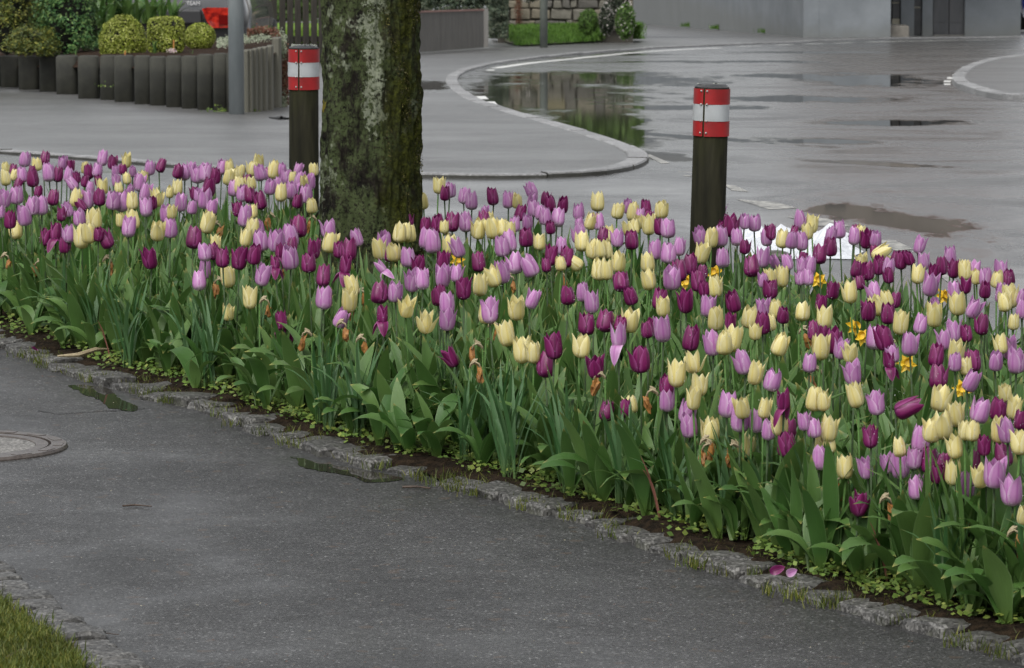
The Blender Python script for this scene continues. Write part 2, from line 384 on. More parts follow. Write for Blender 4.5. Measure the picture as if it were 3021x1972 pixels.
# road markings
mk = tagp(empty('road_markings'), kind='structure')
def quadmark(pts, m=M_line2):
    v = [G(*p, .0018) for p in pts]
    o = obj('painted_dash', mesh('painted_dash', v, [tuple(range(len(v)))], m), mk)
def dash(x0, y0, x1, y1, w=.12, m=M_line2): ribbon('painted_dash', [G(x0, y0), G(x1, y1)], w, .0018, m, mk)
ribbon('painted_line', smooth_line([G(*p) for p in [(1461, 202), (1560, 187), (1654, 178), (1767, 166), (1881, 155), (1994, 148), (2125, 142)]], 1), .15, .0018, M_line2, mk)
ribbon('painted_line', smooth_line([G(*p) for p in [(2559, 125), (2700, 122), (2850, 119), (3100, 116), (3500, 114)]], 1), .15, .0018, M_line2, mk)
for x0, x1, y in ((2178, 2242, 136.8), (2291, 2335, 133), (2372, 2428, 130), (2464, 2520, 127)): dash(x0, y+.7, x1, y-.7, .15)
for q in ([(1403, 284), (1432, 284), (1442, 293), (1413, 293)], [(1427, 300), (1459, 300), (1469, 310), (1443, 310)], [(1466, 318), (1494, 319), (1516, 329), (1488, 328)], [(1513, 337), (1543, 339), (1572, 350), (1544, 349)], [(1436, 206), (1461, 206), (1458, 209), (1434, 209)]): quadmark(q)
for q in ([(1560, 358), (1590, 359), (1640, 378), (1612, 377)], [(1900, 456), (1918, 456), (1978, 482), (1950, 482)], [(2000, 505), (2040, 508), (2075, 524), (2020, 520)], [(2135, 545), (2170, 548), (2210, 566), (2160, 562)],
          [(2172, 588), (2290, 597), (2352, 614), (2270, 618)], [(2322, 640), (2440, 645), (2510, 668), (2420, 668)], [(2580, 704), (2640, 709), (2695, 735), (2640, 740)], [(2760, 805), (2790, 808), (2830, 830), (2795, 832)], [(1650, 385), (1690, 388), (1760, 412), (1730, 410)]): quadmark(q, M_line)
for q in ([(2835, 209), (2845, 208), (2822, 222), (2808, 222)], [(2796, 228), (2817, 228), (2812, 234), (2793, 233)], [(2786, 238), (2808, 238), (2803, 243), (2784, 243)], [(2784, 247), (2805, 247), (2804, 251), (2785, 251)]): quadmark(q)
# standing water
def blob(name, pts, m, dz, label=None, jit=.03):
    L = resample(smooth_line([G(*p) for p in pts]+[G(*pts[0])], 2), .012)[:-1]
    q = []
    for i, p in enumerate(L):
        k = noise.fractal(Vector((p.x*9, p.y*5, 4)), .8, 2, 4)
        q.append((p.x+jit*k*2, p.y+jit*5*k))
    return sheet(name, q, dz, m)
blob('puddle', [(200, 1142), (260, 1140), (330, 1152), (345, 1170), (400, 1200), (420, 1216), (360, 1218), (310, 1206), (285, 1182), (230, 1160)], M_water2, .0055, jit=.007)
blob('puddle', [(862, 1350), (910, 1362), (990, 1380), (1080, 1394), (1170, 1408), (1200, 1422), (1110, 1428), (1040, 1416), (960, 1400), (880, 1376)], M_water2, .0055, jit=.007)
# cracks in the path
M_crack = mat('crack_dirt', (.016, .015, .014), .9, .1)
for pts_ in ([(110, 1218), (180, 1226), (240, 1222), (330, 1218), (430, 1210)], [(860, 1272), (920, 1278), (960, 1290), (1010, 1298)]):
    L_ = resample([G(*q) for q in pts_], .03); v = []; f = []
    for i_, q in enumerate(L_):
        w_ = .0007+.0012*abs(noise.noise(q*14)); j_ = Vector((.004*noise.noise(q*31), .03*noise.noise(q*17+Vector((3, 0, 0))), 0)); v += [tuple(q+j_+Vector((0, w_*3, .0056))), tuple(q+j_+Vector((0, -w_*3, .0056)))]
    for i_ in range(len(L_)-1): f.append((2*i_, 2*i_+1, 2*i_+3, 2*i_+2))
    tagp(obj('path_crack', mesh('path_crack', v, f, M_crack)), kind='structure')
# manhole
mc = G(-122, 1326); mh = tagp(empty('manhole', (mc.x, mc.y, .004)), 'round iron manhole cover with grey concrete centre set in dark path', 'manhole')
M_iron = simple('wet_cast_iron', (.05, .04, .035), (.10, .085, .075), 40, .35, .6, .004)
M_conc = granite('concrete_infill', (.19, .18, .165), (.27, .26, .24), .0)
MB().lathe([(.288, -.02), (.288, .012), (.335, .012), (.340, .004), (.340, -.02)], 64).build('frame', M_iron, mh)
MB().lathe([(.240, -.02), (.240, .007), (.243, .010), (.279, .010), (.281, .004), (.281, -.02)], 64).build('cover_rim', M_iron, mh)
MB().lathe([(.2395, -.02), (.2385, .006)], 48).build('concrete_centre', M_conc, mh)
for k in range(16):
    a = 2*math.pi*k/16; Mx = Matrix.Rotation(a, 4, 'Z')
    if k == 0: rib = mesh('rib', *(lambda b: (b.v, b.f))(MB().box(.297, .326, -.030, .030, .011, .0135)), M_iron)
    obj('rib', rib, mh, rot=(0, 0, a))
# ------------------------------------------------------------------ setts along bed and verge
def sett(parent, c, ang, L, Wd, top, m, depth=.12):
    bm = bmesh.new(); bmesh.ops.create_cube(bm, size=1)
    bmesh.ops.subdivide_edges(bm, edges=bm.edges[:], cuts=2, use_grid_fill=True)
    sx = random.uniform(-.1, .1)
    for v in bm.verts:
        x, y, z = v.co
        k = 1-.04*(max(0, z*2))
        v.co = Vector((x*L*k+y*Wd*sx, y*Wd*k, z*depth+(0 if z < .3 else -.005*(abs(x*2)**3+abs(y*2)**3)/2)))
        v.co += Vector([noise.noise(Vector((v.co.x*26+c.x*17, v.co.y*26+c.y*13, z*6+i*9)))*(1 if i < 2 else .6) for i in range(3)])*.012
    be = [e for e in bm.edges if len(e.link_faces) == 2 and e.calc_face_angle(0) > .9]
    bmesh.ops.bevel(bm, geom=be, offset=.006, segments=1, affect='EDGES')
    me = bpy.data.meshes.new('granite_sett'); bm.to_mesh(me); bm.free(); me.materials.append(m)
    obj('granite_sett', me, parent, (c.x, c.y, top-depth/2), (random.uniform(-.05, .05), random.uniform(-.04, .04), ang))
bk = tagp(empty('bed_kerb'), kind='structure')
pts = resample(KL, .02); i = 0
while i < len(pts)-12:
    n_ = random.choice([7, 8, 8, 9, 10]); a = pts[i]; b = pts[i+n_-1]; c = (a+b)/2; px = c.x/c.y*F+1510.5
    if not (1235 < px < 1330 and random.random() < .75):
        sett(bk, c+side(pts, i+4, random.uniform(-.012, .02)), math.atan2((b-a).y, (b-a).x)+random.uniform(-.1, .1), n_*.02-.024, random.uniform(.135, .165), random.uniform(.022, .038), M_gran)
    i += n_
vk = tagp(empty('verge_kerb'), kind='structure')
pts = resample(VL, .02); i = 0
while i < len(pts)-7:
    n_ = random.choice([5, 6, 6]); a = pts[i]; b = pts[i+n_-1]
    sett(vk, (a+b)/2, math.atan2((b-a).y, (b-a).x)+random.uniform(-.15, .15), n_*.02-.003, random.uniform(.115, .15), random.uniform(.022, .036), M_gran); i += n_
vin = [p-side(VL, i_, .095) for i_, p in enumerate(VL)]
verge = sheet('verge_soil', [(p.x, p.y) for p in vin]+[(-.3, 8.5), (-3, 8.5), (-3.5, 12.5)], .02, M_soil, bump=.012)
# ------------------------------------------------------------------ leaf clouds
def cloud(name, pos, nrm, size, m, parent=None, aspect=.55, jitter=.6, tri=False, fold=.0):
    n = len(pos); pos = np.asarray(pos, float); nrm = np.asarray(nrm, float)
    nn = nrm+RNG.normal(0, jitter, (n, 3)); nn /= np.linalg.norm(nn, axis=1)[:, None]+1e-9
    r = RNG.normal(0, 1, (n, 3)); u = np.cross(nn, r); u /= np.linalg.norm(u, axis=1)[:, None]+1e-9; w = np.cross(nn, u)
    s = (size*RNG.uniform(.6, 1.3, n))[:, None]
    a = pos-u*s*.5; b = pos+w*s*aspect*.5+nn*s*fold; c = pos+u*s*.5; d = pos-w*s*aspect*.5+nn*s*fold
    v = np.stack([a, b, c, d], 1).reshape(-1, 3)
    me = bpy.data.meshes.new(name); me.vertices.add(4*n); me.vertices.foreach_set('co', v.astype(np.float32).ravel())
    me.loops.add(4*n); me.loops.foreach_set('vertex_index', np.arange(4*n, dtype=np.int32))
    me.polygons.add(n); me.polygons.foreach_set('loop_start', np.arange(0, 4*n, 4, dtype=np.int32))
    me.update(calc_edges=True); me.materials.append(m); me.validate()
    return obj(name, me, parent)
def sphere_pts(n, rad, c=(0, 0, 0), lump=.08, half=False, shell=.12, sq=None):
    d = RNG.normal(0, 1, (n, 3)); d /= np.linalg.norm(d, axis=1)[:, None]
    if half: d[:, 2] = np.abs(d[:, 2])*1.0-.25*RNG.random(n)
    k = np.ones(n)
    if sq: k = 1/(np.sum(np.abs(d)**sq, axis=1)**(1/sq))
    l = np.array([noise.noise(Vector((a*4+c[0]*3, b*4+c[1], e*4))) for a, b, e in d])
    rr = k*(1+lump*l*2)*(1-shell*RNG.random(n)**2)
    return d*rr[:, None]*np.asarray(rad)+np.asarray(c), d
def shrub(name, loc, rad, n, size, m, label, cat, sq=None, lump=.08, group=None, dk=.86, shell=.12, half=True, zc=None):
    t = empty(name, loc); tagp(t, label, cat, group)
    zc = rad[2]*.15 if zc is None else zc
    bm = bmesh.new(); bmesh.ops.create_icosphere(bm, subdivisions=3, radius=1)
    for v in bm.verts:
        d = v.co.normalized(); k = 1/(sum(abs(q)**sq for q in d)**(1/sq)) if sq else 1
        l = noise.noise(Vector((d.x*4, d.y*4, d.z*4)))
        v.co = Vector((d.x*rad[0], d.y*rad[1], d.z*rad[2]))*k*dk*(1+lump*2*l)+Vector((0, 0, zc))
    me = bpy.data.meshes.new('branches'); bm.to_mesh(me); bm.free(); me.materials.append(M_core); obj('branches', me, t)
    p, d = sphere_pts(n, rad, (0, 0, zc), lump, False, shell, sq)
    cloud('foliage', p, d, size, m, t); return t
# ------------------------------------------------------------------ tulips
def interp(tab, t):
    for (a, b), (c, d) in zip(tab, tab[1:]):
        if t <= c: return b+(d-b)*(t-a)/(c-a)
    return tab[-1][1]
TC = [(0, .12), (.05, .52), (.13, .84), (.26, 1.03), (.42, 1.06), (.62, .98), (.8, .84), (.92, .70), (1, .58)]
TO = [(0, .10), (.06, .50), (.15, .80), (.3, 1.0), (.45, 1.1), (.62, 1.15), (.8, 1.2), (.92, 1.32), (1, 1.5)]
TW = [(0, .10), (.08, .55), (.2, 1.0), (.4, 1.4), (.6, 1.7), (.8, 2.0), (1, 2.3)]
TG = [(0, .30), (.1, .64), (.25, .92), (.40, 1.0), (.56, .93), (.7, .80), (.82, .60), (.91, .38), (.97, .17), (1, .02)]
def petal_mesh(col, op, outer, ang, rg):
    """one petal in the space of a bloom 1 unit high; op 0 shut .. 1 flared .. 2 wide .. 3 hanging"""
    R = .31*(1.0 if outer else .90); rows = 9; cols = 6; v = []; uv = []; f = []
    zsc = 1.0 if outer else 1.02; zsc *= rg.uniform(.88, 1.06); wsc = rg.uniform(.88, 1.05); tw = rg.uniform(-.12, .12); sk = rg.uniform(-.05, .05)
    ca, sa = math.cos(ang), math.sin(ang); ph = rg.uniform(0, 6)
    for i in range(rows+1):
        t = i/rows
        if op <= 1: r = R*(interp(TC, t)*(1-op)+interp(TO, t)*op); z = (t**1.25)*.99
        elif op <= 2: k = op-1; r = R*(interp(TO, t)*(1-k)+interp(TW, t)*k); z = (t**1.25)*(1-.25*k*t)
        else:
            a = t*2.4-.3; r = R*(.25+1.9*math.sin(min(a+.3, 1.9))*.9*(t**.8)); z = .12+.10*math.sin(t*3)-.75*t*t
        z *= zsc; hw = .345*interp(TG, t)*wsc*(1 if outer else .95); rc = R*.88 if op <= 1.5 else R*1.3
        for j in range(cols+1):
            u = -1+2*j/cols; ph_ = u*hw/rc*(1.0)
            x = (r-rc)+rc*math.cos(ph_); y = rc*math.sin(ph_)
            x += .020*math.exp(-(u*3)**2)*(t < .97)+.012*math.sin(t*9+ph)*abs(u)*t + (0.02*u*tw*10*t*t)
            y += sk*t*t*.6
            zz = z-(.02*abs(u)*t if t < .9 else 0)+.012*math.sin(u*5+ph)*t
            v.append((x*ca-y*sa, x*sa+y*ca, zz)); uv.append((.5+u/2, t))
    c1 = cols+1
    for i in range(rows):
        for j in range(cols): f.append((i*c1+j, i*c1+j+1, (i+1)*c1+j+1, (i+1)*c1+j))
    return mesh('petal', v, f, M_pet[col], uv, True)
rg = random.Random(3)
BLOOM = {}
for col in 'PLY':
    for kind, nv in (('c', 9), ('o', 9), ('w', 4), ('d', 3)):
        for q in range(nv):
            ms = []; a0 = rg.uniform(0, 2.1)
            for k in range(6):
                outer = k % 2 == 0; ang = a0+k*math.pi/3+rg.uniform(-.06, .06)
                op = {'c': rg.uniform(0, .42) if outer else rg.uniform(0, .15), 'o': rg.uniform(.45, 1.0) if outer else rg.uniform(.15, .55), 'w': rg.uniform(1.1, 1.7) if outer else rg.uniform(.7, 1.1), 'd': 3 if (outer and k < 3) else rg.uniform(.2, .9)}[kind]
                if kind == 'c' and outer and rg.random() < .24: op = rg.uniform(.5, 1.15)
                ms.append(petal_mesh(col, op, outer, ang, rg))
            BLOOM[(col, kind, q)] = ms
def stem_mesh(m, r=.0029):
    b = MB(); b.tube([(0, 0, 0), (.0, 0, .33), (0, 0, .66), (0, 0, 1)], [r*1.2, r*1.1, r, r*1.05], 6)
    return mesh('stem', b.v, b.f, m, smooth=True)
STEM = {'P': stem_mesh(M_stemd), 'L': stem_mesh(M_stemd), 'Y': stem_mesh(M_stem)}
def leaf_geo(L, Wd, th0, bend, fold, wav, rg, rows=9, cols=4):
    v = []; uv = []; f = []; x = z = 0; th = th0; ph = rg.uniform(0, 6); tws = rg.uniform(-.6, .6); sd_ = rg.uniform(-.25, .25); yoff = 0
    for i in range(rows+1):
        t = i/rows; th = th0+bend*t**2
        if i: x += math.sin(th)*L/rows; z += math.cos(th)*L/rows; yoff += sd_*L/rows*t
        w = Wd*.5*(.42+.58*math.sin(min(1, t/.55)*math.pi/2))*(1 if t < .5 else max(.02, math.cos((t-.5)/.5*math.pi/2)**.75))
        tx, tz = math.sin(th), math.cos(th); nx, nz = -tz, tx     # inward normal (towards stem)
        tw = tws*t*t
        for j in range(cols+1):
            u = -1+2*j/cols
            o = fold*w*(abs(u)**1.3)*(1-.5*t)+wav*w*math.sin(t*8+ph+u)*abs(u)
            yy = u*w*math.cos(tw); oo = o+u*w*math.sin(tw)
            v.append((x+nx*oo, yy+yoff, z+nz*oo)); uv.append((.5+u/2, t))
    c1 = cols+1
    for i in range(rows):
        for j in range(cols): f.append((i*c1+j, i*c1+j+1, (i+1)*c1+j+1, (i+1)*c1+j))
    return v, f, uv
rl = random.Random(11)
LEAF = []
for k in range(22):
    L = rl.uniform(.26, .37); v, f, uv = leaf_geo(L, rl.uniform(.036, .064), rl.uniform(.03, .30), rl.choice([rl.uniform(.1, .5), rl.uniform(.3, .9), rl.uniform(.9, 1.7)]), rl.uniform(.15, .45), rl.uniform(.06, .25), rl)
    LEAF.append((v, f, uv, mesh('leaf', v, f, M_leaf, uv, True)))
LEAFF = []
for k in range(14):
    v, f, uv = leaf_geo(rl.uniform(.20, .31), rl.uniform(.040, .066), rl.uniform(.08, .55), rl.choice([rl.uniform(.1, .5), rl.uniform(.6, 1.3), rl.uniform(1.2, 2.0)]), rl.uniform(.1, .4), rl.uniform(.1, .3), rl)
    LEAFF.append((v, f, uv, mesh('leaf', v, f, M_leaf, uv, True)))
DLEAF = []
for k in range(8):
    v, f, uv = leaf_geo(rl.uniform(.26, .36), rl.uniform(.011, .017), rl.uniform(.03, .3), rl.choice([rl.uniform(0, .4), rl.uniform(.3, 1.0)]), .3, .03, rl, 7, 2)
    DLEAF.append((v, f, uv, mesh('leaf', v, f, M_dleaf, uv, True)))

TILES = [((0, 420), """L 278 100 290;Y 420 175 340 c -10;P 513 98 268;L 750 148 320 c 10;P 840 200 345 o;P 155 258 375;Y 65 243 350;Y 72 325 512;Y 180 345 440 o 30;L 275 285 475;P 375 278 400;P 388 320 527;L 582 248 465;P 668 275 468;L 790 290 470 o;L 1200 92 278;P 1330 155 322;Y 1495 128 300 o;Y 1000 228 370;P 1055 243 435;L 1143 235 415;P 905 348 480 c -15;L 855 390 572 c -30;P 1000 380 530;P 190 430 545;P 1165 405 495;Y 1215 425 615 o;L 1365 285 400;P 1455 250 385;L 1565 280 400;Y 1510 360 490;L 1375 365 530 o;Y 1410 470 600;L 1640 370 580;Y 1700 330 480;L 1757 212 388;P 1888 190 355 c 8;P 2090 250 430;L 2180 252 452;L 2255 230 405;L 2335 272 485;Y 2085 430 628;Y 2000 515 650;L 45 545 770 o;L 195 505 730;P 450 515 640;L 375 640 860;L 490 625 860;P 610 540 745;Y 880 545 760;L 1065 460 600;L 1040 550 780 o;P 1175 540 750;P 960 665 830 c -30;L 1330 560 795;L 1440 580 820;Y 1560 590 800;L 1530 520 620;L 1705 485 700;Y 1850 530 762 w;P 1790 620 795;L 1700 660 882 c -15;L 2120 600 818;P 2295 520 680;L 2350 545 710;L 2260 680 850;L 800 700 880 c -15;P 720 765 935 o;P 120 805 1020;L 275 730 985 c -12;Y 195 885 1140 o;P 520 1015 1225 o;P 655 940 1170 d;L 815 965 1185;P 765 1105 1310;L 950 780 985;Y 1110 770 1035;Y 1050 955 1195;Y 960 975 1258 o;P 1240 1010 1262 c -25;P 1160 1000 1170;L 1515 870 1120 o;Y 1430 820 1000;Y 1575 790 1028;L 1960 728 950 c -8;Y 2020 735 910;Y 1855 928 1165;L 2008 885 1125;P 2275 978 1255;P 1770 1245 1495 o -8;L 10 765 880"""),
((595, 420), """L 65 240 400;L 35 255 470;P 155 300 490;P 70 410 640;L 235 205 380;Y 335 195 370;Y 455 260 420 o;Y 390 300 440;Y 300 310 505;Y 590 215 405;Y 668 122 325;L 705 250 455;L 765 290 440;Y 835 212 430;L 950 245 400;L 1150 245 390 o 20;Y 1318 245 400;L 1280 370 560 o;P 525 370 500;Y 600 400 560;L 370 440 640;Y 445 390 620;L 470 490 700;P 580 510 720;P 690 580 795 c -12;L 790 425 620;L 905 395 560;L 985 310 500;Y 1070 340 480;L 1145 335 540;Y 1210 395 520;Y 935 480 700;L 1055 460 675;L 1235 495 720;P 1125 590 780;Y 1300 660 840;L 25 530 790;L 115 665 860 o;P 435 690 880;L 495 740 1000;Y 610 720 900 o;Y 45 800 1080 o;Y 600 880 1100;L 650 900 1150;Y 510 1015 1235 o;L 710 1025 1285;Y 165 1090 1290 o;L 40 1180 1400;P 140 1180 1390;P 250 1240 1480;P 440 1240 1505 o;P 610 1200 1440;L 885 1015 1295;L 1065 970 1240;P 1140 858 1122;P 930 1180 1380 d;P 1050 1110 1300;P 870 1340 1500 d;L 1050 1205 1495;L 1500 910 1140;Y 1500 1045 1305;P 1320 1140 1380 o;P 1740 1125 1395 o;P 1620 1170 1370;L 1830 1005 1230 c -10;P 1270 1300 1540;P 1680 1335 1560 d;Y 2080 1130 1385 o -10;L 2145 1035 1270;P 2210 1240 1410;Y 2265 1175 1405;Y 2330 945 1185;L 2100 1380 1560 d -40"""),
((500, 760), """L 355 140 385;L 410 20 250;Y 700 80 355 o;L 1080 70 335 o;Y 950 335 610 o;Y 690 550 745 o;P 1335 620 860 d;P 1810 85 345;L 1820 330 610;Y 2170 200 450 o;Y 2115 360 645 o;L 2000 590 825 c 12"""),
((1190, 500), """Y 240 260 468;Y 410 85 288 o;P 485 190 368;L 545 148 335;L 710 218 408;L 808 258 478;P 1050 210 425 c -8;L 950 428 580;L 1240 252 460;Y 1340 275 460;P 1375 410 608 c 10;L 1535 140 330;L 1505 270 450;L 1535 355 560;P 1670 250 430;P 1745 300 500;P 1875 320 515;L 1685 445 655;L 1620 410 600;L 1810 445 675;P 1740 600 765;P 60 515 700;P 270 560 750;P 405 515 745;Y 475 600 750;P 575 498 735;L 745 500 740;P 955 490 700;Y 1015 495 700 o;Y 880 575 822;Y 1070 570 820;Y 1190 590 790;Y 1260 610 800 o;L 1315 550 740;L 1465 515 710;P 1455 680 915;L 2075 400 598;Y 2290 258 495;Y 2210 505 712 c 12;L 2315 510 720;L 2085 560 720;L 2080 640 880;Y 75 645 860;Y 10 620 850;L 265 680 940;L 350 700 995;Y 540 765 1005;L 640 790 1045 o -20;P 460 960 1200 o;P 900 970 1210;L 1180 780 1035;L 1260 720 980;Y 1610 750 955 o;P 1735 890 1135 o;L 1865 805 1010;P 1925 915 1155;Y 2000 990 1190 c -55;Y 2115 720 968;P 2340 680 870;Y 2235 815 1060;Y 2340 830 1050;L 1330 970 1230;L 1490 1010 1275 c -20;P 1695 1050 1205;Y 1860 1020 1200;L 55 915 1155;P 170 1000 1230;L 100 1165 1440 o;L 230 1165 1420;L 460 1110 1390 o;L 620 1115 1330;L 1170 1080 1345;Y 1060 1130 1390 o -15;Y 900 1235 1495 o;P 710 1280 1540 o;P 440 1350 1600;Y 2320 1035 1310;P 1945 1365 1600;L 2120 1330 1560;L 2230 1430 1700 o"""),
((1095, 780), """P 80 190 460;L 310 200 450 c 10;P 130 480 700 d;Y 430 350 625 w 10;Y 640 530 820 w;L 895 330 590 o;L 890 475 780 o;P 790 260 490;L 1400 390 695 o;Y 1365 440 700;Y 1720 375 660 o;L 1890 290 525 c 12;Y 1620 660 965 o;Y 1780 840 1170 o;Y 1920 910 1170;P 945 960 1220 w -30;P 2160 815 1120 o;P 2055 1010 1335"""),
((1785, 580), """Y 140 65 265;L 275 25 200;Y 320 60 290;P 490 30 220;L 415 145 280;P 500 150 300;Y 670 40 258;Y 520 205 455 o;Y 400 205 380;Y 350 260 450;Y 270 290 460 w;P 650 255 455;L 750 250 490;L 145 380 600;P 318 390 628;Y 60 340 540 o;Y 15 510 740;L 870 475 700;L 600 505 745;L 740 540 790;Y 155 650 895;Y 20 740 985;Y 515 655 890;Y 530 855 1105 o;P 195 860 1120;P 330 1045 1275;P 1000 670 925;P 890 740 1005;L 780 820 1100;P 1190 58 260 o;L 1130 140 355;L 1330 75 298;P 1475 190 490 o;P 1370 250 440;L 1130 340 575 c -10;Y 1255 360 600;L 1365 355 590;L 1560 365 580;L 1640 195 385;L 1760 205 412;P 1645 495 680;Y 1125 540 790 o;L 1390 610 840;P 1740 690 945;L 1860 590 840 o;L 1985 680 850 c -30;P 1945 325 520;L 1920 375 585;Y 2095 380 610;P 2220 340 500;L 2195 410 615;L 2315 420 640;L 2300 160 390;L 2150 670 875 c -12;L 2340 700 935 o;P 2330 650 800;P 1145 815 960;P 1120 870 1125;P 1170 1000 1170;Y 1310 930 1190;Y 1960 850 1060 o;Y 2090 820 1070 o;P 1940 965 1210;L 1870 900 1070;L 2310 860 1050;P 640 1080 1340;Y 690 1175 1420 o;P 955 1090 1375 o;L 1205 1155 1420 o;P 1505 1115 1365 c -15;Y 2320 1240 1470;L 1870 1190 1440 o;Y 2020 1210 1440;P 2100 1310 1490"""),
((1690, 900), """P 150 80 355;P 395 40 320 c 10;P 545 140 300;Y 655 35 320;L 545 195 500 d;P 885 215 365;P 960 150 350;L 1070 130 440 o;P 1400 240 545 c 10;Y 1680 10 300;P 1860 95 290 o;Y 2090 0 275;P 2240 60 345;Y 2150 230 390;Y 2330 100 310;Y 90 330 625;P 275 580 860 o;P 805 480 800;L 1660 290 600;Y 1870 230 550 o;Y 1790 310 590;Y 1435 525 810 w;Y 1225 650 970 o;Y 1490 805 1080 o;L 2010 520 820 c -12;Y 2130 645 940 o;P 1110 820 1060;L 1110 980 1260 o;Y 1420 970 1240 o;L 1335 1100 1400;P 380 1105 1370;P 610 1140 1290;Y 695 1055 1285;L 1815 1020 1330;L 2340 750 1020;Y 2010 1085 1340;Y 2245 1095 1340 o;L 1975 1170 1500;L 2175 1225 1510"""),
((2380, 620), """Y 60 45 275 o;Y 10 150 350;L 395 120 335;L 280 200 380;P 570 165 330;L 550 200 412;Y 625 170 365;P 705 228 455 o;L 805 240 430;P 280 320 545;P 150 395 635;P 820 405 580;Y 885 410 600 c 60;Y 650 510 720 o;P 570 580 795;P 715 600 830;P 845 535 765;L 960 555 760;P 975 670 865;L 1325 300 515 o 8;L 1380 490 710 o;P 1115 475 700;P 1215 475 645 c -15;P 1055 490 640 c 15;L 1700 425 640;P 1590 550 770;P 1490 635 800 o;P 1730 580 805 o;Y 1860 590 830 o;L 1975 590 780 o;L 2295 580 815 o;Y 2005 700 870;L 2120 665 900;Y 2240 710 920;P 2100 840 1040;L 2290 860 1105;P 2360 740 880;Y 1300 640 870 o;L 1440 730 1015 o;L 20 540 770;L 15 700 890;L 1730 840 1060;P 1880 800 960 w;Y 1790 955 1240 o;L 1965 1030 1275 o 20;P 305 830 1055 o;Y 520 820 1100 o;P 165 985 1190 o;P 635 770 930;L 815 840 1070;Y 860 995 1245;Y 960 935 1150;P 720 1065 1310;P 1020 970 1150;P 985 1100 1350 c 10;Y 1095 1175 1470 o;Y 210 1120 1400 o;L 1325 1220 1460;Y 1525 1095 1380 o 10;L 1535 1030 1200;P 2060 1220 1475;L 1735 1290 1560 o;P 1885 1340 1560;Y 2350 950 1200"""),
((2285, 900), """P 470 190 420;P 560 240 470 o;Y 545 335 650 o;P 695 260 575;L 790 380 640 o 10;Y 900 440 680 w;L 1180 240 525;P 1330 230 535;L 1410 470 680;P 1360 540 760 d;L 1600 325 600;P 1890 450 730;Y 2125 405 700 o;L 2130 560 780;P 1925 675 990;Y 60 320 600 c 15;L 425 560 800 c 8;L 940 650 940 o;Y 985 910 1210 o;L 1220 1015 1300 o;P 1580 1100 1305 c 60;Y 455 945 1250;Y 580 1030 1245;P 110 980 1250 d;L 2010 280 530;P 2340 530 790;Y 2265 620 820;L 2320 750 1020 c 20;Y 1930 940 1260"""),
((1900, 1170), """Y 1600 165 470;P 1720 240 500 o;L 1895 175 400 o;L 2010 245 490;Y 2165 225 540 o;P 1690 405 715;Y 2060 450 640 o;Y 2185 470 660;L 2070 580 870;Y 1200 435 735 w;L 545 200 485;Y 775 240 550;L 1460 260 515"""),
((2426, 1170), """P 575 340 610 o;Y 275 690 975 o;L 515 705 970 o -10;P 445 1115 1420 w 10;Y 920 490 700;L 1150 345 660;L 775 660 910 o;L 930 640 970 o;L 1070 600 860 o;P 1280 600 915;P 1410 650 900;P 1360 800 1005;L 1120 930 1220;Y 1540 735 1045 o;Y 1555 455 735 o -10;Y 1280 250 545;Y 1425 160 505;Y 1590 70 360 o;Y 1680 290 500;Y 1775 295 520;P 1910 455 690 o;P 1830 615 890 o;P 2130 530 840 c -10;L 1680 840 1200;Y 1860 780 1080 w;L 2030 710 1080 o;L 2240 925 1295 o;Y 2080 225 545 o;L 2190 240 540;P 2060 0 280;L 1860 10 315 c 12;Y 2280 0 275 o 15;P 2340 150 400;Y 2330 380 690;Y 2375 1280 1500"""),
((2821, 720), """Y 654 475 759 o;P 642 290 488;L 765 543 716;L 778 654 889;Y 673 827 1006;Y 543 1049 1296 o;L 630 1074 1352 o;L 710 1222 1531 o;L 457 1259 1494;Y 574 1654 1850""")]
FL = []
for (ox, oy), txt in TILES:
    for e in txt.split(';'):
        q = e.split(); x = ox+float(q[1])/4; y0 = oy+float(q[2])/4; y1 = oy+float(q[3])/4
        FL.append([q[0], x, (y0+y1)/2, y1-y0, q[4] if len(q) > 4 else 'c', float(q[5]) if len(q) > 5 else 0])
# a few more at the right, past the frame, so the bed goes on
for k in range(0):
    x = 3060+random.random()*260; y = random.uniform(back_y(x)*.72, 1500); FL.append([random.choice('PLY'), x, y, 60, random.choice('co'), 0])
ORD = ['first', 'second', 'third', 'fourth', 'fifth', 'sixth', 'seventh', 'eighth', 'ninth', 'tenth', 'eleventh', 'twelfth', 'thirteenth', 'fourteenth', 'fifteenth', 'sixteenth', 'seventeenth', 'eighteenth', 'nineteenth']
TENS = {2: 'twent', 3: 'thirt', 4: 'fort', 5: 'fift', 6: 'sixt', 7: 'sevent', 8: 'eight'}
def ordn(i):
    if i < 19: return ORD[i]
    t, u = divmod(i+1, 10); return TENS[t]+'ieth' if u == 0 else TENS[t]+'y-'+ORD[u-1]
CN = {'P': 'purple', 'L': 'lilac', 'Y': 'yellow'}; ON = {'P': 'purple_tulip', 'L': 'lilac_tulip', 'Y': 'yellow_tulip'}
SH = {'c': 'closed', 'o': 'flared', 'w': 'wide open', 'd': 'drooping-petalled'}
TREE_X0, TREE_X1 = 925, 1240
plants = []
for fl in FL:
    c, x, y, hpx, kd, tilt = fl
    hc = .47+random.uniform(-.012, .012)
    p = P(x, y, hc); g = (1.9/(p.y))*F-480
    lim = kerb_y(x)-random.uniform(55, 85)
    if g > lim:                                 # keep the foot inside the bed: a shorter plant, further back
        d = F*1.9/(lim+480); p = D(x, y, d); hc = p.z
    plants.append((fl, p, hc))
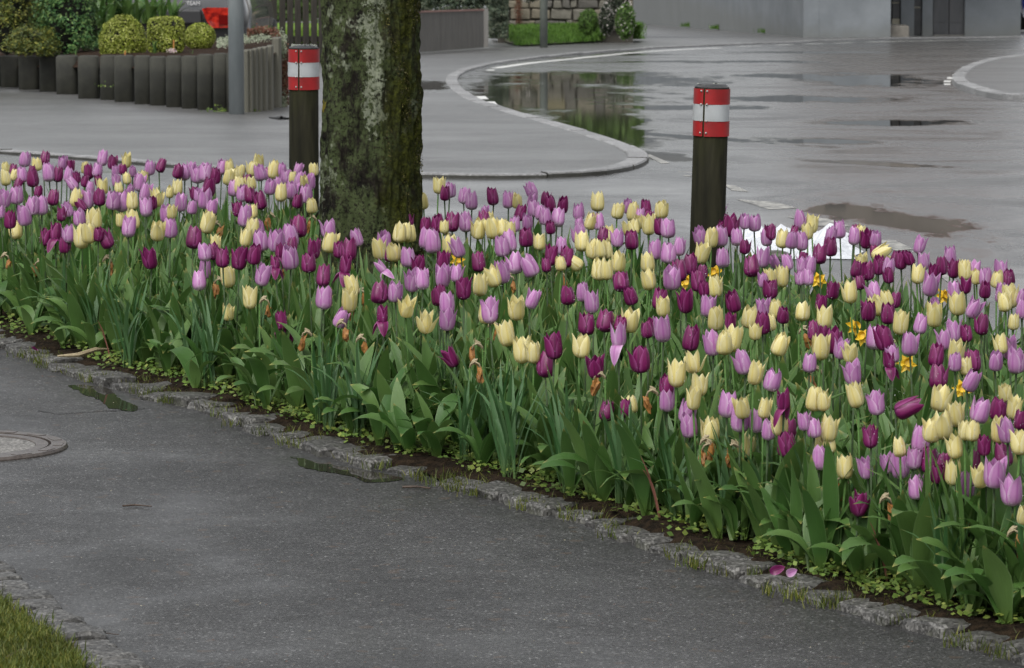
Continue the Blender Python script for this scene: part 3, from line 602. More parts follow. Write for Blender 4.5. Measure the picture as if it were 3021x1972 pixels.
def zone(x, y, d):
    a = 'left of trunk' if x < 930 else 'before the trunk' if x < 1235 else 'right of trunk' if x < 2040 else 'right of right bollard'
    yb = back_y(x)*.7527-124; yf = kerb_y(x)*.7527-124; t = (y-yb)/(yf-yb)
    b = 'in the back rows' if t < .24 else 'in the upper middle' if t < .5 else 'in the lower middle' if t < .76 else 'near the front'
    return a, b
ct = {}
order = sorted(range(len(plants)), key=lambda i: plants[i][0][1])
lab = {}
for i in order:
    (c, x, y, hpx, kd, tilt), p, hc = plants[i]
    if x > 3025: lab[i] = (CN[c]+' tulip beyond the right end of the view', 1); continue
    a, b = zone(x, y, 0); k = ct.get((c, a, b), 0); ct[(c, a, b)] = k+1
    lab[i] = (f"{SH[kd]} {CN[c]} tulip, {ordn(k)} {CN[c].split()[-1]} from left {b} {a}", 0)
drops = []
TR = G(1083, 1000)       # foot of the tree
for i, ((c, x, y, hpx, kd, tilt), p, hc) in enumerate(plants):
    bh = max(.052, min(.088, hpx/F*p.y*1.03)); 
    if abs(tilt) > 40: bh = .075
    if kd == 'w': bh = min(.085, max(bh, .06))
    foot = Vector((p.x+random.uniform(-.03, .03), p.y+random.uniform(-.03, .04), .03))
    root = empty(ON[c], foot); tagp(root, lab[i][0], 'tulip', CN[c]+' tulips in the roadside bed')
    base = Vector((p.x, p.y, p.z-bh/2*math.cos(R_(tilt))))-foot
    base.x -= math.sin(R_(tilt))*bh/2
    nv = {'c': 9, 'o': 9, 'w': 4, 'd': 3}[kd]; ms = BLOOM[(c, kd, random.randrange(nv))]
    rot = (Matrix.Rotation(R_(tilt+random.gauss(0, 5.5)), 3, 'Y') @ Matrix.Rotation(R_(random.gauss(-1, 8)), 3, 'X') @ Matrix.Rotation(random.uniform(0, 6.28), 3, 'Z')).to_euler()
    ws = {'c': 1.04, 'o': .96, 'w': .88, 'd': .95}[kd]*random.uniform(.92, 1.08)
    for me in ms: obj('petal', me, root, base, rot, (bh*ws, bh*ws, bh))
    drops.append((foot+base, bh, bh*ws))
    sdir = base+Vector((0, 0, .002)); obj('stem', STEM[c], root, (0, 0, 0), sdir.to_track_quat('Z', 'Y').to_euler(), (1, 1, sdir.length))
    lsc = min(1.1, max(.6, hc/.47))*random.uniform(.95, 1.18)
    t = (y-(back_y(x)*.7527-124)); 
    if t < 60: lsc *= .86
    a0 = random.uniform(0, 6.28)
    nearf = y > kerb_y(x)-470
    for k in range(3):
        q = random.choice(LEAFF if nearf and random.random() < .5 else LEAF); s_ = lsc*(1, .9, .72)[k]*random.uniform(.9, 1.08)
        obj('leaf', q[3], root, (0, 0, 0), (0, 0, a0+k*2.2+random.uniform(-.4, .4)), (s_, s_, s_))
# raindrops on the blooms
bm = bmesh.new(); bmesh.ops.create_icosphere(bm, subdivisions=1, radius=1); dv = [q.co.copy() for q in bm.verts]; df = [tuple(q.index for q in g_.verts) for g_ in bm.faces]; bm.free()
vd_ = []; fd_ = []
for (c_, h_, w_) in drops:
    for _ in range(9):
        t_ = random.uniform(.1, .95); a_ = random.uniform(math.pi, 2*math.pi); rr_ = .31*w_*interp(TC, t_)*random.uniform(1.0, 1.12); rd = random.uniform(.0006, .0013)
        n0 = len(vd_); vd_ += [(c_.x+rr_*math.cos(a_)+q.x*rd, c_.y+rr_*math.sin(a_)+q.y*rd, c_.z+h_*t_**1.25+q.z*rd) for q in dv]; fd_ += [tuple(i_+n0 for i_ in q) for q in df]
M_drop = mat('raindrop_water', (1, 1, 1), .03); M_drop.node_tree.nodes['Principled BSDF'].inputs['Transmission Weight'].default_value = .7
tagp(obj('raindrops', mesh('raindrops', vd_, fd_, M_drop, smooth=True)), 'tiny raindrops beaded on the tulip petals', 'raindrops', kind='stuff')
# leafy plants without a bloom along the front edge
def lp(t, off):
    i = min(len(KL)-2, int(t)); p = KL[i].lerp(KL[i+1], t-i); return p+side(KL, i, off)
fp = []
for k in range(176):
    t = 1.2+(len(KL)-3.4)*(k+random.random())/176; off = random.choice([.10, .13, .18, .25, .34])+random.uniform(-.02, .03)
    fp.append((lp(t, off), off))
fp.sort(key=lambda q: q[0].x)
for k, (p, off) in enumerate(fp):
    daff = random.random() < .27
    nm = 'daffodil_plant' if daff else 'tulip_plant'; row = 'front'
    root = empty(nm, (p.x, p.y, .03))
    tagp(root, f"{'clump of narrow daffodil leaves' if daff else 'bloomless tulip plant of broad leaves'}, {ordn(k) if k < 88 else ordn(175-k)} along the stone edging from {'left' if k < 88 else 'right'}", 'daffodil leaves' if daff else 'tulip leaves', 'leafy plants along the stone edging')
    a0 = random.uniform(0, 6.28)
    if daff:
        for j in range(12):
            q = random.choice(DLEAF); s_ = random.uniform(.7, 1.05); obj('leaf', q[3], root, (random.uniform(-.02, .02), random.uniform(-.02, .02), 0), (0, 0, random.uniform(0, 6.28)), (s_,)*3)
    else:
        for j in range(4):
            q = random.choice(LEAFF); s_ = random.uniform(.68, 1.1)*(1 if j < 2 else .75); obj('leaf', q[3], root, (0, 0, 0), (0, 0, a0+j*1.8+random.uniform(-.4, .4)), (s_*1.0, s_*1.12, s_))
# dense filler foliage deeper in the bed
v = []; f = []; uv = []
def addleaf(q, p, a, s_, mz=1):
    n0 = len(v); ca, sa = math.cos(a)*s_, math.sin(a)*s_
    for x, y, z in q[0]: v.append((p[0]+x*ca-y*sa, p[1]+x*sa+y*ca, p[2]+z*s_*mz))
    uv.extend(q[2]); f.extend([tuple(i_+n0 for i_ in w_) for w_ in q[1]])
cnt = 0
while cnt < 1650:
    px = random.uniform(-420, 3500); gy = random.uniform(back_y(px)+12, kerb_y(px)-60); w_ = 1
    p = G(px, gy)
    if random.random() > p.y/20 or (p-TR).length < .24: continue
    cnt += 1; back = gy-back_y(px) < 70
    a0 = random.random()*6.28; daff = random.random() < .2
    for j in range(9 if daff else 3):
        q = random.choice(DLEAF if daff else LEAF); addleaf(q, (p.x+random.uniform(-.02, .02), p.y+random.uniform(-.02, .02), .03), a0+j*2.2+random.uniform(-.5, .5), random.uniform(.82, 1.16)*(.82 if back else 1))
tagp(obj('foliage', mesh('foliage', v, f, M_leaf, uv, True)), 'dense green leaves filling the flower bed between the tulip stems', 'foliage', kind='stuff')
# reddish upright leaves near the edge
for (px, py, h, lb) in ((325, 1092, .16, 'pinkish brown tulip leaf upright at the left of the stone edging'), (1945, 1575, .20, 'pinkish brown pair of leaves standing by the stone edging mid right'), (2615, 1755, .17, 'reddish tulip leaf standing near the front right corner of the bed')):
    p = G(px, py); r0 = empty('reddish_leaf_shoot', (p.x, p.y, .03)); tagp(r0, lb, 'leaf shoot', 'reddish leaf shoots')
    for k in range(2):
        q = LEAF[k]; me = mesh('leaf', q[0], q[1], M_pink, q[2], True); obj('leaf', me, r0, (0, 0, 0), (0, 0, 3.3+k*.5), (h/.3*.7, h/.3*.55, h/.3))
# withered and fresh daffodils
DF = [(25, 780), (105, 800), (327, 790), (649, 686), (790, 660), (830, 790), (912, 667), (792, 915), (583, 950), (635, 855), (1078, 890), (1020, 985), (1035, 925), (1078, 1030), (893, 1012), (1468, 985), (1395, 1050), (1415, 1105), (1515, 845), (1755, 1140), (1910, 1190), (2098, 1335), (2150, 1350), (2075, 1350), (2415, 1500), (2470, 1450), (2630, 1510), (2850, 1552), (3008, 1610), (2385, 1005), (2395, 1125), (250, 620), (1330, 715), (1665, 835)]
DF2 = [(2515, 965), (2550, 995), (2675, 1075), (2780, 875), (2415, 828), (2110, 805), (2025, 835), (2870, 1230), (2840, 1150), (1350, 770)]
def crumple(rad, n, seed, k=.35):
    b = MB(); bm = bmesh.new(); bmesh.ops.create_icosphere(bm, subdivisions=2, radius=1)
    for w in bm.verts:
        q = noise.noise(w.co*2.3+Vector((seed, 0, 0)))+.5*noise.noise(w.co*5+Vector((0, seed, 0))); w.co = Vector((w.co.x*rad[0], w.co.y*rad[1], w.co.z*rad[2]))*(1+k*q*1.6)
    vv = [w.co.copy() for w in bm.verts]; ff = [tuple(q.index for q in g_.verts) for g_ in bm.faces]; bm.free(); return vv, ff
DFM = [mesh('bloom', *crumple((.011, .009, .024), 2, s_*3.1, .6), M_dead, smooth=False) for s_ in range(4)]
b = MB(); b.tube([(0, 0, 0), (0, 0, .5), (0, 0, .93), (.25, 0, 1.0), (.5, 0, .95)], [.0035, .003, .003, .0025, .0035], 6, True)
neck = MB().tube([(0, 0, 0), (.004, 0, .012), (.016, 0, .018), (.028, 0, .012), (.032, 0, 0)], [.0028, .0026, .0026, .003, .004], 6)
NECK = mesh('neck', neck.v, neck.f, M_spathe, smooth=True)
HUSK = mesh('husk', *crumple((.006, .005, .014), 2, 9, .5), M_spathe)
STD = mesh('stem', *(lambda q: (q.v, q.f))(MB().tube([(0, 0, 0), (0, 0, 1)], [.0035, .003], 6)), M_stem, smooth=True)
for k, (px, py) in enumerate(sorted(DF)):
    hh = .33; p = P(px, py, hh); lim = kerb_y(px)-60
    if F*1.9/p.y-480 > lim: p = D(px, py, F*1.9/(lim+480)); 
    top = p.z+.02
    sgn = random.choice((-1, 1))
    r0 = empty('withered_daffodil', (p.x-.03*sgn, p.y, .03)); tagp(r0, f"withered orange daffodil with bent neck, {ordn(k)} withered one from the left", 'withered daffodil', 'withered daffodils among the tulip leaves')
    obj('stem', STD, r0, (0, 0, 0), None, (1, 1, top-.03)); obj('neck', NECK, r0, (0, 0, top-.03), (0, 0, 0 if sgn > 0 else math.pi))
    obj('husk', HUSK, r0, (.012*sgn, .004, top-.03+.016), (0, .8*sgn, 0)); obj('bloom', DFM[k % 4], r0, (.03*sgn, 0, top-.052), (random.uniform(-.3, .3), random.uniform(-.3, .3), random.random()*6))
def daff_bloom():
    b = MB()
    for k in range(6):
        a = k*math.pi/3; ca, sa = math.cos(a), math.sin(a)
        pts_ = [(0, 0, 0), (.014, .009, .004), (.030, 0, -.002), (.014, -.009, .004)]
        b.add([(x*ca-y*sa, x*sa+y*ca, z+.001*k) for x, y, z in pts_], [(0, 1, 2, 3)])
    b.lathe([(.005, 0), (.008, .012), (.012, .022), (.0125, .0225), (.008, .012)], 12); return mesh('bloom', b.v, b.f, M_daff)
DBL = daff_bloom()
for k, (px, py) in enumerate(sorted(DF2)):
    p = P(px, py, .33); r0 = empty('yellow_daffodil', (p.x, p.y, .03)); tagp(r0, f"deep yellow fading daffodil among the tulips, {ordn(k)} fresh one from left", 'daffodil', 'yellow daffodils among the tulips')
    obj('stem', STD, r0, (0, 0, 0), None, (1, 1, p.z-.03)); obj('bloom', DBL, r0, (0, -.004, p.z-.03), (R_(70), random.uniform(-.5, .5), random.uniform(-.6, .6)), (1.1,)*3)
# ------------------------------------------------------------------ weeds, moss and litter
def strip_pts(n, lo, hi, z):
    out = []
    for _ in range(n):
        q = lp(random.uniform(1, len(KL)-1.1), random.uniform(lo, hi)); out.append((q.x, q.y, z+random.uniform(0, .02)))
    return out
pp = []
for c_ in range(1000):
    q = lp(random.uniform(1, len(KL)-1.1), random.uniform(.07, .42)**1.0)
    for _ in range(random.randint(3, 14)): pp.append((q.x+random.gauss(0, .03), q.y+random.gauss(0, .04), .04+random.uniform(0, .025)))
tagp(cloud('ground_cover', pp, [(0, -.3, 1)]*len(pp), .018, M_weed, aspect=.85, jitter=.35), 'low yellow-green weeds on the soil behind the stone edging', 'weeds', kind='stuff')
def tufts(name, centers, per, h, w, m, label, cat, spread=.02):
    v = []; f = []
    for c_ in centers:
        for _ in range(per):
            x = c_[0]+random.gauss(0, spread); y = c_[1]+random.gauss(0, spread); z = c_[2]; a = random.random()*6.28; L = h*random.uniform(.5, 1.2)
            dx, dy = math.cos(a), math.sin(a); bx, by = random.gauss(0, .35)*L, random.gauss(0, .35)*L; n0 = len(v)
            v += [(x-dx*w, y-dy*w, z), (x+dx*w, y+dy*w, z), (x+bx*.4+dx*w*.7, y+by*.4+dy*w*.7, z+L*.6), (x+bx*.4-dx*w*.7, y+by*.4-dy*w*.7, z+L*.6), (x+bx, y+by, z+L)]
            f += [(n0, n0+1, n0+2, n0+3), (n0+3, n0+2, n0+4)]
    return tagp(obj(name, mesh(name, v, f, m)), label, cat, kind='stuff')
cs = []
for _ in range(150):
    q = lp(random.uniform(1, len(KL)-1.1), random.choice([-.07, .07, .08, .0, -.06])+random.uniform(-.02, .02)); cs.append((q.x, q.y, .01 if True else 0))
tufts('edge_grass', cs, 26, .035, .0016, M_moss, 'tufts of yellow-green moss and grass in the joints of the stone edging', 'moss', .022)
cs = []
for _ in range(1500):
    t = random.random(); q = vin[0].lerp(vin[-1], t)
    i_ = min(len(vin)-2, int(t*(len(vin)-1))); q = vin[i_].lerp(vin[i_+1], t*(len(vin)-1)-i_); o_ = random.random()**1.3*.75; cs.append((q.x-o_*.94, q.y-o_*.35, .02))
tufts('verge_grass', cs, 30, .032, .0020, M_moss, 'yellow-green grass and moss in the bottom left corner', 'grass', .025)
# small litter on the path
M_lit = [mat('brown_litter', (.10, .05, .03), .7), mat('dark_litter', (.02, .017, .014), .7), mat('pale_litter', (.32, .29, .2), .6)]
for mi, (m_, n_) in enumerate(zip(M_lit, (260, 240, 130))):
    pp = []
    while len(pp) < n_:
        px, py = random.uniform(-50, 3000), random.uniform(1060, 1990)
        if py < kerb_y(px)+28: continue
        q = G(px, py, .009); pp.append(q[:])
    tagp(cloud('path_litter', pp, [(0, 0, 1)]*n_, .007, m_, aspect=.6, jitter=.12), ('tiny brown leaf scraps strewn on the dark path', 'tiny dark bits strewn on the dark path', 'tiny pale grit lying on the dark path')[mi], 'litter', kind='stuff')
M_twig = simple('wet_twig', (.035, .022, .015), (.07, .045, .03), 60, .5, .3, .002)
for pts_, r, lb in (([(213, 1855), (280, 1864), (350, 1873)], .0018, 'dark thin stick lying on the path beside the grass verge'), ([(362, 1493), (400, 1490), (447, 1494)], .003, 'short dark twig lying in the middle of the path'), ([(1187, 1437), (1230, 1436), (1270, 1441)], .004, 'dark twig at the end of the long puddle by the edging'), ([(2020, 1655), (2060, 1675), (2130, 1680)], .0025, 'thin reddish twig on the path below the stone edging'), ([(20, 1950), (60, 1925), (105, 1915)], .010, 'pale brown stick lying on the mossy grass in the corner')):
    b = MB(); b.tube([G(x_, y_, .03 if lb.startswith('pale') else .010) for x_, y_ in pts_], [r, r*.9, r*.6], 6); o = b.build('twig', M_twig); tagp(o, lb, 'twig')
def flat_petal(px, py, col, sc, lb, dz=.05):
    me = petal_mesh(col, 1.6, True, random.random()*6, random.Random(5)); q = G(px, py, dz); o = obj('fallen_petal', me, None, q, (R_(70), .3, random.random()*3), (sc,)*3); tagp(o, lb, 'petal', 'fallen petals')
flat_petal(105, 1025, 'P', .052, 'fallen purple petal on the soil at the left end of the edging')
flat_petal(2270, 1688, 'P', .040, 'crumpled purple petal lying beside the granite edging mid right')
flat_petal(2320, 1695, 'L', .036, 'pale lilac petal lying beside the granite edging mid right')
p0 = G(230, 1048, .05); b = MB(); b.tube([p0+Vector((-.07, -.03, 0)), p0, p0+Vector((.06, .05, .015)), p0+Vector((.10, .10, .01))], [.004, .009, .008, .003], 6)
tagp(b.build('withered_stalk', M_spathe), 'withered straw coloured leaf stalk lying on soil near left edging', 'stalk')
# seed head
p = D(2312, 1495, 11.6); r0 = empty('bare_tulip_stem', (p.x, p.y, .03)); tagp(r0, 'bare tulip stem with only its yellow stamens hanging down', 'tulip stem')
obj('stem', STD, r0, (0, 0, 0), None, (1, 1, p.z-.02))
for k in range(6):
    a = -1.0+k*.4; MB().tube([(0, -.004, 0), (math.sin(a)*.022, -.008, -.03)], [.0012, .0026], 6).build('stamen', M_spathe, r0, loc=(0, 0, p.z-.03))
# white sheet behind the bed
M_wsheet = simple('crumpled_white_film', (.75, .77, .80), (.60, .62, .66), 25, .25, .6, .01)
q0 = G(2330, 722); v = []; f = []; NX, NY = 26, 30
for i in range(NX+1):
    for j in range(NY+1):
        x = -.24+.52*i/NX; y = -.75+1.4*j/NY; e = min(i, NX-i)/4; e2 = min(j, NY-j)/4; k = min(1, e, e2)*min(1, max(0, .75+1.6*noise.noise(Vector((x*7, y*4, 9)))))
        nz = noise.fractal(Vector((x*9, y*5, 1)), 1, 2, 4); jx = .05*noise.noise(Vector((y*4, 3, x)))
        v.append((q0.x+x+jx+.02*j/NY, q0.y+y+.05*noise.noise(Vector((x*6, 7, y))), .0035+k*max(0, .022+.07*nz)))
for i in range(NX):
    for j in range(NY): f.append((i*(NY+1)+j, (i+1)*(NY+1)+j, (i+1)*(NY+1)+j+1, i*(NY+1)+j+1))
tagp(obj('white_sheet', mesh('white_sheet', v, f, M_wsheet)), 'crumpled white sheet lying on the wet asphalt behind the tulips', 'sheet')
q0 = G(2296, 772); vv, ff = crumple((.06, .05, .03), 2, 3, .2)
tagp(obj('dark_stone', mesh('dark_stone', vv, ff, M_iron, smooth=True), None, q0+Vector((0, 0, .02))), 'dark wet stone beside the crumpled white sheet behind the bed', 'stone')
# ------------------------------------------------------------------ tree
n = N(mat('mossy_bark', (.05, .04, .03), .8, .12)); oc = n.co()
fur = n.noise(16, 6, .7, scale3=(1, 1, .6)); fine = n.noise(60, 5, .7)
c = n.ramp(fur, [(.38, (.004, .0035, .003)), (.52, (.013, .011, .008)), (.68, (.028, .025, .018))])
gr = n.noise(14, 5, .7, scale3=(1, 1, .6)); gf = n.noise(75, 4, .7)
c = n.mix(n.ramp(n.math('MULTIPLY', n.ramp(gr, [(.41, 0), (.53, 1)]), n.ramp(gf, [(.38, 0), (.50, 1)])), [(0, 0), (1, .85)]), c, (.068, .088, .036))
vl = n.voro(26, 'Distance', co=oc); li = n.noise(3.2, 5, .75)
pale = n.math('MULTIPLY', n.ramp(li, [(.55, 0), (.60, 1)]), n.ramp(n.noise(32, 3, .6), [(.44, 0), (.52, 1)]))
x_, z_ = n.sep(oc, 0), n.sep(oc, 2)
big = n.math('MULTIPLY', n.ramp(n.math('ABSOLUTE', n.math('SUBTRACT', x_, .035)), [(.015, 1), (.085, 0)]), n.ramp(z_, [(.0, 0), (.70, 0), (.85, 1), (1, 1)]))
zz = n.math('MULTIPLY', n.ramp(n.math('ADD', n.math('MULTIPLY', big, .34), n.noise(13, 5, .75)), [(.74, 0), (.78, 1)]), n.ramp(n.noise(60, 4, .7), [(.42, 0), (.50, 1)]))
pale = n.math('MAXIMUM', pale, zz)
c = n.mix(pale, c, n.mix(n.ramp(fine, [(.35, 0), (.65, 1)]), (.13, .15, .10), (.24, .26, .19)))
ysp = n.ramp(n.noise(7, 3, .6, scale3=(1, 1, 1.2)), [(.66, 0), (.70, .8)]); c = n.mix(ysp, c, (.16, .13, .015))
ms_ = n.math('MULTIPLY', n.ramp(n.math('ADD', x_, n.math('MULTIPLY', n.noise(6, 5, .7), .22)), [(.15, 0), (.24, 1)]), n.ramp(n.noise(8, 5, .7), [(.38, .1), (.52, 1)])); c = n.mix(ms_, c, n.mix(n.ramp(fine, [(.4, 0), (.65, 1)]), (.012, .014, .002), (.055, .062, .009)))
n.col(c); n.bump(n.math('ADD', n.math('MULTIPLY', fur, 1.5), n.math('MULTIPLY', fine, .5)), .8, .02); M_bark = n.m
tr = empty('tree', (TR.x, TR.y, 0)); tagp(tr, 'thick lichen and moss covered tree trunk rising from the tulip bed', 'tree')
v = []; f = []; NA, NZ = 180, 300; HT = 3.4
for j in range(NZ+1):
    z = -.05+HT*j/NZ if j < NZ else HT
    r0_ = .188+.022*math.exp(-z/.25)-.010*z; cx = .006*math.sin(z*2)+.006*z+.006
    for k in range(NA):
        a = 2*math.pi*k/NA; ca, sa = math.cos(a), math.sin(a)
        q = Vector((ca*2.6, sa*2.6, z*3.0)); fz = noise.fractal(Vector((ca*9, sa*9, z*7)), .8, 2.1, 5)
        ridge = abs(noise.noise(Vector((ca*6, sa*6, z*3.2+10))))
        r = r0_*(1+.03*noise.noise(q))+.012*fz+.009*min(ridge*3, 1)+.004*noise.noise(Vector((ca*22, sa*22, z*26)))-.004
        if ca > .55: r += .014*max(0, noise.noise(Vector((ca*7, sa*11, z*17)))+.15)*min(1, (ca-.55)*4)
        v.append((cx+r*ca, r*sa, z))
for j in range(NZ):
    for k in range(NA): f.append((j*NA+k, j*NA+(k+1) % NA, (j+1)*NA+(k+1) % NA, (j+1)*NA+k))
obj('trunk', mesh('trunk', v, f, M_bark, smooth=True), tr)
# moss cushions on the right flank
pp = []; nn_ = []
for _ in range(24000):
    a = random.uniform(-1.25, 1.0); z = random.uniform(0, 1.9); dens = noise.noise(Vector((a*3, z*5, 2)))
    if dens < -.02+.25*(a < -.7): continue
    r = .182-.010*z+.018*math.exp(-z/.25)+.02*random.random()*(1+dens)
    pp.append((.008+.006*z+r*math.cos(a), r*math.sin(a), z)); nn_.append((math.cos(a), math.sin(a), 0))
M_mossc = fol('moss_cushion', (.022, .022, .004), (.05, .045, .007), (.11, .10, .02)); tagp(cloud('moss', pp, nn_, .009, M_mossc, tr, aspect=.45, jitter=.8), kind='stuff')
for k in range(5):
    a = k*1.3+.4; L = 1.5; p0 = Vector((.02, 0, 2.9+.1*k)); dr = Vector((math.cos(a), math.sin(a)*.9, 1.1)).normalized()
    MB().tube([p0, p0+dr*.5, p0+dr*1.1+Vector((0, 0, .1)), p0+dr*1.9+Vector((0, 0, .4))], [.09, .065, .045, .015], 9).build('limb', M_bark, tr, True)
pp = []
for _ in range(70):
    c_ = Vector((random.gauss(0, .8), random.gauss(0, .8), random.uniform(4.0, 5.6)))
    for _ in range(40): pp.append((c_.x+random.gauss(0, .16), c_.y+random.gauss(0, .16), c_.z+random.gauss(0, .12)))
tagp(cloud('crown', pp, [(0, 0, 1)]*len(pp), .06, M_hedge, tr, jitter=.8), kind='stuff')
# ------------------------------------------------------------------ bollards
def wood_mat():
    n = N(mat('mossy_post_wood', (.03, .028, .018), .8, .08)); s_ = n.noise(18, 5, .65, scale3=(1, 1, .12)); g = n.noise(5, 4, .6, scale3=(1, 1, .5))
    c = n.ramp(s_, [(.35, (.009, .009, .006)), (.65, (.026, .025, .015))]); c = n.mix(n.ramp(g, [(.45, 0), (.65, .6)]), c, (.022, .024, .006)); n.col(c); n.bump(s_, .5, .006); return n.m
M_post = wood_mat(); M_cap = simple('wet_post_top', (.028, .03, .032), (.06, .06, .06), 30, .5, .6, .01)
M_rred = simple('red_reflective_band', (.34, .009, .011), (.22, .008, .009), 13, .38, 0.03, .001); M_rwht = simple('white_reflective_band', (.42, .44, .45), (.32, .335, .34), 13, .35, .03, .001)
M_nail = mat('steel_nail', (.45, .42, .40), .35, .5, .8); M_lich = fol('lichen_flakes', (.25, .27, .22), (.38, .40, .34))
def bollard(px, py_top, d, lean, label, seam, lich):
    top = D(px, py_top, d); root = empty('bollard', (top.x-math.sin(lean)*top.z, top.y, 0)); root.rotation_euler = (0, lean, 0)
    tagp(root, label, 'bollard', 'wooden bollards with red and white bands'); H = top.z; R = .066
    b = MB(); prof = [(R*1.02, -.1), (R*1.01, .3), (R*.985, H-.017)]
    b.lathe(prof, 40); o = b.build('post', M_post, root, True)
    MB().lathe([(R*.985, H-.016), (R*1.0, H-.012), (R*.80, H-.002), (R*.4, H), (.0001, H+.001)], 40).build('top', M_cap, root)
    z1 = H-.018; hs_ = (.058, .063, .057); Rb = R+.0035; gap = .055/1
    for z_hi, hh, m_, nm in ((z1, hs_[0], M_rred, 'red_band'), (z1-hs_[0]-.0006, hs_[1], M_rwht, 'white_band'), (z1-hs_[0]-hs_[1]-.0012, hs_[2], M_rred, 'red_band')):
        v = []; f = []; n_ = 56; a0 = seam+.055; a1 = seam+2*math.pi-.055
        for k in range(n_+1):
            a = a0+(a1-a0)*k/n_; e = .0012*math.sin(a*3+z_hi*40)
            for r, z in ((Rb-.002, z_hi-hh), (Rb+e, z_hi-hh), (Rb+e, z_hi), (Rb-.002, z_hi)): v.append((r*math.cos(a), r*math.sin(a), z))
        for k in range(n_):
            for j in range(3): f.append((k*4+j, k*4+4+j, k*4+5+j, k*4+j+1))
        f += [(0, 1, 2, 3), (n_*4+3, n_*4+2, n_*4+1, n_*4)]
        obj(nm, mesh(nm, v, f, m_, smooth=False), root)
    for z in (z1-.008, z1-hs_[0], z1-hs_[0]-hs_[1], z1-sum(hs_)+.012):
        for s_ in (-1, 1):
            a = seam+s_*.17; nb = MB(); Mx = Matrix.Translation((math.cos(a)*(Rb+.0005), math.sin(a)*(Rb+.0005), z))
            bm = bmesh.new(); bmesh.ops.create_uvsphere(bm, u_segments=10, v_segments=6, radius=.0046); me = bpy.data.meshes.new('nail'); bm.to_mesh(me); bm.free(); me.materials.append(M_nail)
            obj('nail', me, root, (math.cos(a)*(Rb+.001), math.sin(a)*(Rb+.001), z))
    pp = [(random.uniform(-1, 1)*R*.85, random.uniform(-1, 1)*R*.7, H-.012+random.uniform(0, .014)) for _ in range(lich)]
    if lich: cloud('lichen', pp, [(0, 0, 1)]*lich, .010, M_lich, root, jitter=.7, aspect=.8)
    return root
bollard(2101, 247, 16.7, R_(1.5), 'wooden bollard with red and white bands standing at the road side, right', -math.pi/2-.47, 26)
bollard(896, 133, 19.6, R_(.2), 'wooden bollard with red and white bands half behind the tree trunk', -math.pi/2-.28, 150)
# ------------------------------------------------------------------ planter of concrete palisades
M_pal = simple('stained_concrete', (.017, .0175, .013), (.042, .042, .031), 5, .8, .4, .01)
M_pal2 = simple('pale_stained_concrete', (.085, .082, .062), (.14, .135, .105), 6, .7, .4, .01, scale3=(1, 1, .2))
wallp = empty('planter_wall', G(400, 310)); tagp(wallp, 'curved low retaining wall of dark upright concrete palisades round raised garden', 'planter wall')
base0 = Vector(wallp.location)
PX = [(-240, 245), (-180, 250), (-128, 254), (-76, 258), (-24, 262), (29, 265), (84, 272), (143, 278), (197, 286), (260, 299), (319, 303), (365, 309), (420, 316), (466, 320), (513, 325), (559, 329), (605, 333), (650, 336), (690, 339)]
TY = {605: 160, 650: 156, 690: 152}
fronts = []; prev = None
for k, (x, y) in enumerate(PX):
    g = G(x, y); xn = PX[k+1][0] if k+1 < len(PX) else x+42; w = (xn-x)/F*g.y*.5*1.12 if k else .1
    w = max(.062, min(w, .17)); top = D(x, TY.get(x, 165), g.y+w).z+random.uniform(-.006, .006); w = w
    b = MB(); h = top-g.z; w *= .945; b.lathe([(w, -.1), (w, h-.014), (w-.016, h), ], 28)
    b.v = [((lambda a_, r_: (r_*math.copysign(abs(math.cos(a_))**.6, math.cos(a_)), r_*math.copysign(abs(math.sin(a_))**.6, math.sin(a_))))(math.atan2(y_, x_), math.hypot(x_, y_)))+(z_,) for x_, y_, z_ in b.v]
    o = b.build('palisade', M_pal, wallp, loc=g+Vector((0, w, 0))-base0); o.data.polygons.foreach_set('use_smooth', [len(pp_.vertices) == 4 for pp_ in o.data.polygons])
    fronts.append(Vector((g.x, g.y+w+.15, top)))
for k, (x0, x1, ty, by) in enumerate([(718, 734, 149, 340), (734, 744, 148, 340), (744, 757, 145, 339), (757, 770, 142, 338), (770, 785, 140, 337), (785, 801, 136, 335), (801, 824, 112, 328)]):
    g = G((x0+x1)/2, by); w = .075; gp = Vector((g.x, g.y+.03*k, zg(g.y+.03*k)))
    hw = (x1-x0)/F*gp.y/2*1.2; top = D(x0, ty, gp.y).z; b = MB(); b.lathe([(1, -.1), (1, top-gp.z-.01), (.92, top-gp.z)], 24)
    b.v = [((lambda a_, r_: (r_*math.copysign(abs(math.cos(a_))**.55, math.cos(a_)), r_*math.copysign(abs(math.sin(a_))**.55, math.sin(a_))))(math.atan2(y_, x_), math.hypot(x_, y_)))+(z_,) for x_, y_, z_ in b.v]
    o = b.build('palisade', M_pal2, wallp, loc=gp+Vector((0, .09, 0))-base0); o.scale = (hw, .09, 1); fronts.append(Vector((gp.x, gp.y+.09, top)))
# raised soil behind
sx = []; back_ = []
for p in fronts: sx.append(p); back_.append(Vector((p.x*1.32, max(50, p.y+8), HC-590/13000*50)))
v = []; f = []; K = 10
for a, b_ in zip(sx, back_):
    for j in range(K+1):
        t = j/K; q = a.lerp(b_, t); q.z += .03*noise.fractal(Vector((q.x*3, q.y*3, 0)), 1, 2, 3)*(1 if j else 0)-(.12 if j == 0 else .02); v.append(q[:])
for i in range(len(sx)-1):
    for j in range(K): f.append((i*(K+1)+j, (i+1)*(K+1)+j, (i+1)*(K+1)+j+1, i*(K+1)+j+1))
tagp(obj('planter_soil', mesh('planter_soil', v, f, M_mulch, smooth=True)), kind='structure')
